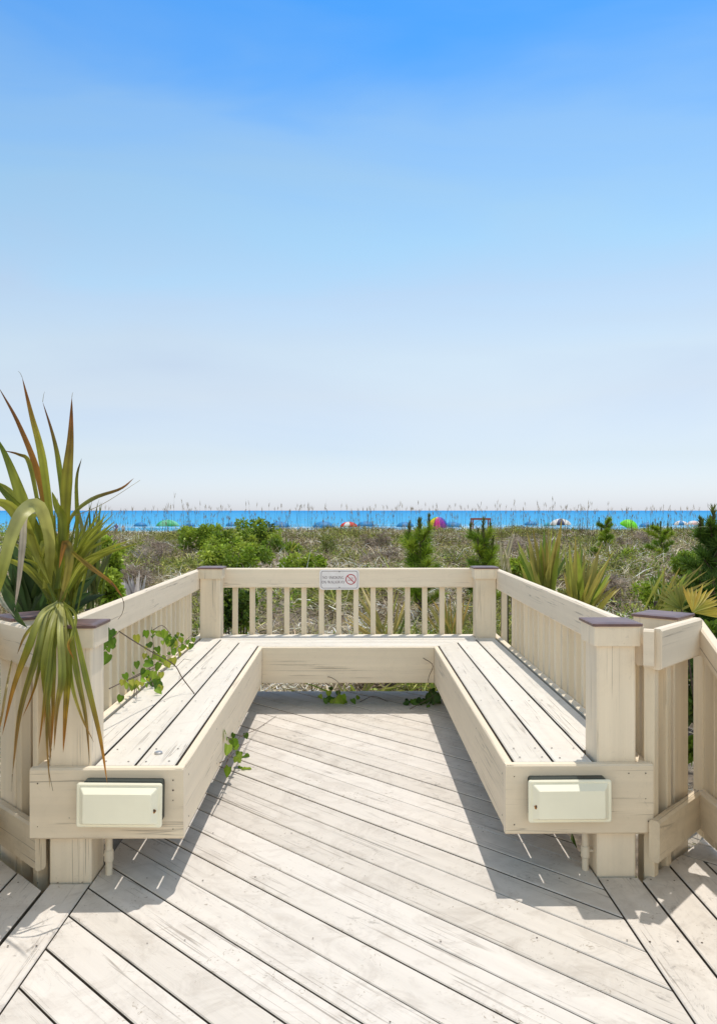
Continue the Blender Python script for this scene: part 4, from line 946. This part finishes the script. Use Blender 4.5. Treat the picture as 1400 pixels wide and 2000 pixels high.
leaf(Fo, UP[4], 22, OL, YG, DG); leaf(Fo, UP[5], 8, DG, OL, (.1, .08, .03), twist=.4); leaf(Fo, UP[6], 20, DG, OL, DG, twist=-.3)
for p in ((44, 737, -8, -12), (-2, 756, -14, -22), (141, 776, 2, -10), (84, 785, 4, -20)): thread(Fo, [(p[0], p[1], 3.0), (p[0] + p[2] * .5, p[1] + p[3] * .7, 3.0), (p[0] + p[2], p[1] + p[3], 3.0)], wpx=1)
leaf(Fo, [(122, 1070, 3.1), (140, 1010, 3.05), (180, 975, 2.95), (235, 955, 2.85), (262, 934, 2.8)], 8, OL, (.14, .15, .05), BR, seg=18); thread(Fo, [(140, 1010, 3.05), (200, 985, 2.95), (274, 938, 2.8)])
leaf(Fo, [(100, 1110, 3.1), (78, 1000, 3.0), (58, 905, 3.0), (38, 888, 3.0), (8, 880, 3.0)], 9, OL, YG, BR); leaf(Fo, [(90, 1150, 3.2), (60, 1030, 3.2), (20, 960, 3.2), (-30, 935, 3.2)], 16, OL, YG, OL)
leaf(Fo, [(96, 1140, 2.95), (60, 1050, 2.9), (20, 990, 2.85), (-30, 975, 2.8)], 28, OL, YG, YG, twist=.5); leaf(Fo, [(112, 1150, 3.0), (124, 1030, 3.0), (110, 985, 3.0), (102, 960, 3.0)], 16, DG, OL, OL)
Fo.build('upright_leaves', M_palm, palm)
Fo = Fol()      # big folded leaf arching over to the left, and a dead one hanging from it
leaf(Fo, [(92, 1150, 3.0), (98, 1060, 2.9), (78, 990, 2.8), (46, 1000, 2.7), (22, 1050, 2.65), (4, 1120, 2.6), (-16, 1180, 2.6)], 26, YG, PALE, YG, twist=.2, seg=24, prof=lambda t: .6 + .9 * t if t < .4 else 1.0 - .8 * (t - .4))
leaf(Fo, [(92, 1150, 3.05), (90, 1040, 3.0), (74, 985, 2.95), (58, 1010, 2.9), (62, 1060, 2.9), (98, 1140, 2.9)], 30, OL, YG, YG, twist=-.3, seg=20)
leaf(Fo, [(84, 1000, 2.9), (52, 1004, 2.8), (45, 1060, 2.75), (38, 1130, 2.72), (29, 1194, 2.7)], 13, (.42, .38, .22), (.55, .48, .38), (.5, .4, .3), twist=.2)
leaf(Fo, [(130, 1160, 3.1), (108, 1100, 3.0), (88, 1060, 2.95), (76, 1120, 2.9)], 20, OL, YG, YG); leaf(Fo, [(-10, 1110, 2.75), (12, 1160, 2.7), (34, 1205, 2.7), (54, 1226, 2.7)], 16, DG, (.06, .12, .04), (.09, .14, .03), fold=.3)
leaf(Fo, [(-10, 1150, 2.68), (8, 1180, 2.66), (30, 1205, 2.66)], 9, (.4, .42, .3), (.5, .5, .4), (.4, .4, .3))
leaf(Fo, [(122, 1050, 3.1), (142, 1078, 3.0), (178, 1108, 2.9), (218, 1138, 2.85), (240, 1166, 2.8)], 9, OL, (.34, .22, .05), OR); thread(Fo, [(218, 1138, 2.85), (241, 1172, 2.8), (240, 1196, 2.8), (231, 1210, 2.8)], (.16, .10, .06), 1.8)
leaf(Fo, [(118, 1190, 3.1), (136, 1100, 3.0), (128, 1060, 3.0), (116, 1110, 2.95)], 18, (.30, .26, .05), (.22, .2, .05), OR)
Fo.build('bent_leaves', M_palm, palm)
Fo = Fol()      # fan of many narrow segments behind
for i in range(44):
    a = rng.uniform(-1.1, .95); L = rng.uniform(110, 200); x0 = 110 + rng.normal(0, 10); y0 = 1150
    dd = 3.2 + rng.normal(0, .12); leaf(Fo, [(x0, y0 + 30, dd), (x0 + math.sin(a) * L * .5, y0 - math.cos(a) * L * .5, dd), (x0 + math.sin(a) * L * 1.1, y0 - math.cos(a) * L + 14 * abs(a) + 10, dd)], rng.uniform(6, 12), DG, OL if rng.random() < .6 else YG, OL, twist=rng.normal(0, .4), seg=10)
for i in range(12):
    x0 = 135 + rng.normal(0, 8); x1 = 175 + rng.normal(0, 26); y1 = rng.uniform(975, 1060); dd = 3.35
    leaf(Fo, [(x0, 1200, dd), ((x0 + x1) / 2 - 4, (1200 + y1) / 2, dd), (x1, y1, dd)], rng.uniform(4, 9), DG, OL, (.15, .15, .05), twist=rng.normal(0, .4), seg=10)
Fo.build('fan_leaves', M_palm, palm)
HG = [[(112, 1178), (82, 1200), (58, 1260), (28, 1340), (5, 1436)], [(114, 1176), (90, 1200), (72, 1280), (40, 1390), (25, 1512)], [(116, 1176), (96, 1210), (78, 1300), (66, 1350), (45, 1400)], [(118, 1176), (102, 1220), (88, 1300), (96, 1400), (100, 1486)],
      [(119, 1176), (108, 1220), (105, 1310), (104, 1390), (101, 1462)], [(121, 1176), (118, 1230), (122, 1320), (112, 1380), (106, 1466)], [(122, 1176), (126, 1230), (132, 1320), (128, 1400), (124, 1470)], [(124, 1177), (136, 1220), (150, 1310), (168, 1400), (176, 1492)],
      [(124, 1177), (144, 1220), (170, 1330), (196, 1440), (210, 1530)], [(116, 1178), (84, 1208), (52, 1238), (34, 1278)], [(118, 1178), (104, 1230), (92, 1330), (84, 1400), (76, 1462)], [(122, 1178), (136, 1240), (140, 1330), (160, 1400), (184, 1450)],
      [(118, 1178), (100, 1230), (94, 1290), (92, 1360), (86, 1420)], [(121, 1178), (110, 1250), (98, 1340), (92, 1430), (98, 1540)], [(123, 1176), (148, 1200), (142, 1240), (134, 1262), (146, 1290)]]
Fo = Fol()
for i, h_ in enumerate(HG):
    dd = 2.72 + .03 * ((i * 7) % 5 - 2) / 2; pl = [(p[0], p[1], 2.95 if k == 0 else dd + (.08 if k == 1 else 0)) for k, p in enumerate(h_)]
    big = i in (0, 1, 3, 5, 6); leaf(Fo, pl, 14 if big else (11 if i in (7, 8, 4) else 8), PALE if big else YG, (.25, .28, .045) if i % 3 else OL, (.34, .20, .06) if i % 2 else OR, twist=.25 * math.sin(i * 2.1), seg=20)
thread(Fo, [(25, 1512, 2.72), (24, 1530, 2.72), (23, 1546, 2.72)], (.5, .42, .3), 2.5); thread(Fo, [(101, 1462, 2.72), (96, 1500, 2.72), (104, 1545, 2.72)], (.2, .16, .1), 2)
Fo.build('hanging_frond', M_palm, palm)
Fo = Fol(); leaf(Fo, [(26, 1280, 3.0), (14, 1340, 2.75), (4, 1400, 2.74), (-4, 1440, 2.74)], 5, (.5, .42, .18), (.5, .4, .18), OR); leaf(Fo, [(-30, 1120, 2.6), (-16, 1220, 2.5), (-20, 1330, 2.45), (-46, 1430, 2.45)], 16, YG, OL, OR)
Fo.build('side_leaves', M_palm, palm)
stems(palm, (b.x, b.y, gz - .05), [at(112, 1178, 3.0), at(104, 1170, 3.2), at(122, 1176, 3.25), at(118, 1170, 3.1)], .022, 'stalks')
B = MB(); tube(B, [(b.x, b.y, gz - .1), (b.x + .01, b.y, gz + .25), (b.x, b.y, gz + .4)], [.10, .09, .06], 10); B.build('trunk', M_bark, palm)

# ------------------------------------------------------------------ creepers climbing through the bay
def vine(label, lines, leaves, cols, lsz, tw=.0022):
    p0 = at(*lines[0][0]); t = thing('vine', label, 'vine', p0, 'green creepers on the deck and benches'); B = MB()
    for ln in lines:
        C = [Vector(p) for p in cr_spline([at(*q) for q in ln], 14)]; tube(B, C, [tw * (1.3 - .7 * i / 14) for i in range(15)], 5)
    B.build('stem', M_stem, t); Fo = Fol(); cols = cmap(*cols)
    for (px, py, d, s_) in leaves:
        c = np.array(at(px, py, d)); sz = lsz * s_; c_ = cols[rng.integers(0, len(cols))] * rng.uniform(.8, 1.2); ax = unit(np.array((rng.normal(0, .5), rng.normal(0, .4), -1 + rng.normal(0, .4)))); nm = unit(np.array((rng.normal(0, .4), -1, .6 + rng.normal(0, .4)))); sd = unit(np.cross(ax, nm)); nm = unit(np.cross(sd, ax))
        rows = []
        for i in range(8):
            u = i / 7; wv = (math.sin(math.pi * min(1, u * 1.15 + .12)) ** .75 if u < .76 else math.sin(math.pi * (.994)) ** .75 * 0 + (1 - u) * 1.15 + .02) * .9 if u > 0 else .35
            wv = [.42, .82, .95, .92, .78, .55, .28, .02][i]; y_ = [-.08, 0, .15, .32, .5, .68, .86, 1.02][i]; cen = c + ax * y_ * sz + nm * sz * (-.18 * u * u)
            off = -.10 if i < 2 else 0
            rows.append([cen + (ax * off + sd * (-wv / 2) + nm * .10 * wv) * sz, cen + (sd * -wv / 4 + nm * .02) * sz, cen, cen + (sd * wv / 4 + nm * .02) * sz, cen + (ax * off + sd * (wv / 2) + nm * .10 * wv) * sz])
        Fo.grid(rows, [[c_, c_, c_ * 1.25, c_, c_]] * 8)
    Fo.build('leaves', M_leaf, t); return t
VG = [(.14, .26, .02), (.22, .36, .03), (.30, .42, .05), (.08, .16, .02)]
jl = lambda cx, cy, d, n, sx_, sy: [(cx + rng.normal(0, sx_), cy + rng.normal(0, sy), d + rng.normal(0, .05), rng.uniform(.4, 1.25)) for _ in range(n)]
def onrail(L, off=0.):
    """the leaves that hug the left balusters: depth from the plane of the rail, never below the seat"""
    o = []
    for (px, py, d, s_) in L:
        d = (1.045 + rng.uniform(-.05, .03) - off) * 1570 / (686 - px); d = min(d, (CAM_H - ZT - .03) * 1570 / (py - 997)); o.append((px, py, d, s_))
    return o
dr = lambda px, py: (px, py, min(1.05 * 1570 / (686 - px), (CAM_H - ZT - .012) * 1570 / (py - 997)))
vine('leafy green creeper growing through the balusters onto the left seat', [[dr(214, 1345), dr(255, 1325), dr(300, 1300), dr(350, 1262), dr(375, 1240)], [dr(300, 1340), dr(292, 1310), dr(300, 1270), dr(297, 1225)], [dr(262, 1355), dr(266, 1340), dr(268, 1366)], [dr(250, 1330), dr(290, 1310), dr(340, 1285), dr(366, 1248)], [dr(300, 1230), dr(318, 1222), dr(335, 1240)]],
     onrail(jl(296, 1300, 4, 26, 12, 30) + jl(285, 1330, 4, 22, 18, 10) + jl(352, 1252, 4.5, 24, 16, 8) + jl(305, 1236, 4.2, 12, 16, 10) + jl(330, 1275, 4.4, 14, 18, 12) + jl(255, 1325, 3.7, 9, 10, 14)), VG + [(.40, .42, .06)], .038)
vine('small green creeper tangled at the cap of the left post', [[(206, 1265, 3.45), (216, 1250, 3.5), (232, 1235, 3.62)]], onrail(jl(214, 1248, 3.4, 18, 8, 14)), [(.08, .18, .02), (.14, .26, .03)], .045)
du = lambda px, py: (px, py, min(.572 * 1570 / (686 - px), (CAM_H - .01) * 1570 / (py - 997)))
vine('green creeper hanging below the inner side of the left bench', [[du(438, 1500), du(452, 1470), du(468, 1440), (500, 1425, 4.75), (540, 1398, 5.1)], [du(445, 1440), du(470, 1455), du(485, 1450)], [du(430, 1490), du(448, 1480), du(466, 1462)]],
     [(*du(438 + rng.uniform(0, 50) * .9, 1498 - k * 4.2 + rng.normal(0, 5)), rng.uniform(.5, 1.15)) for k in range(17)], VG, .05)
vine('green creeper with one broad leaf in the middle below the rear bench', [[(628, 1345, 5.75), (640, 1322, 5.3), (665, 1340, 5.25), (650, 1375, 5.2)], [(700, 1372, 5.5), (730, 1360, 5.5), (760, 1372, 5.5)]],
     [(655, 1366, 5.45, 1.2), (648, 1362, 5.45, .9), (668, 1358, 5.45, .8), (636, 1364, 5.45, .5), (688, 1366, 5.45, .5), (642, 1350, 5.45, .5), (700, 1360, 5.5, .4), (624, 1358, 5.5, .4), (676, 1368, 5.45, .5), (660, 1350, 5.5, .45), (646, 1342, 5.45, .4)], VG[1:3] + VG[3:], .085)
vine('dark green creeper at the right end of the deck edge under the rear bench', [[(826, 1285, 5.28), (845, 1300, 5.28), (836, 1330, 5.28), (850, 1375, 5.3)], [(800, 1385, 5.2), (835, 1366, 5.3), (860, 1350, 5.4)]],
     jl(820, 1372, 5.45, 16, 13, 5) + jl(848, 1356, 5.45, 12, 8, 6), [(.05, .11, .02), (.09, .18, .02)], .065)
t = thing('twig', 'thin bare brown twig bending from the left railing down onto the seat', 'twig', at(380, 1353, 3.95)); B = MB()
C = [Vector(p) for p in cr_spline([at(233, 1233, 3.36), at(262, 1252, 3.5), at(300, 1275, 3.7), (at(340, 1298, 3.9)), (at(357, 1325, 3.95)), at(380, 1355, 3.955)], 22)]; tube(B, C, .0026, 6); B.build('stalk', M_stem, t)
B = MB(); tube(B, [C[14], C[14] + Vector((.03, .05, .03)), C[14] + Vector((.05, .12, .01))], .0012, 4); B.build('side_shoot', M_stem, t)
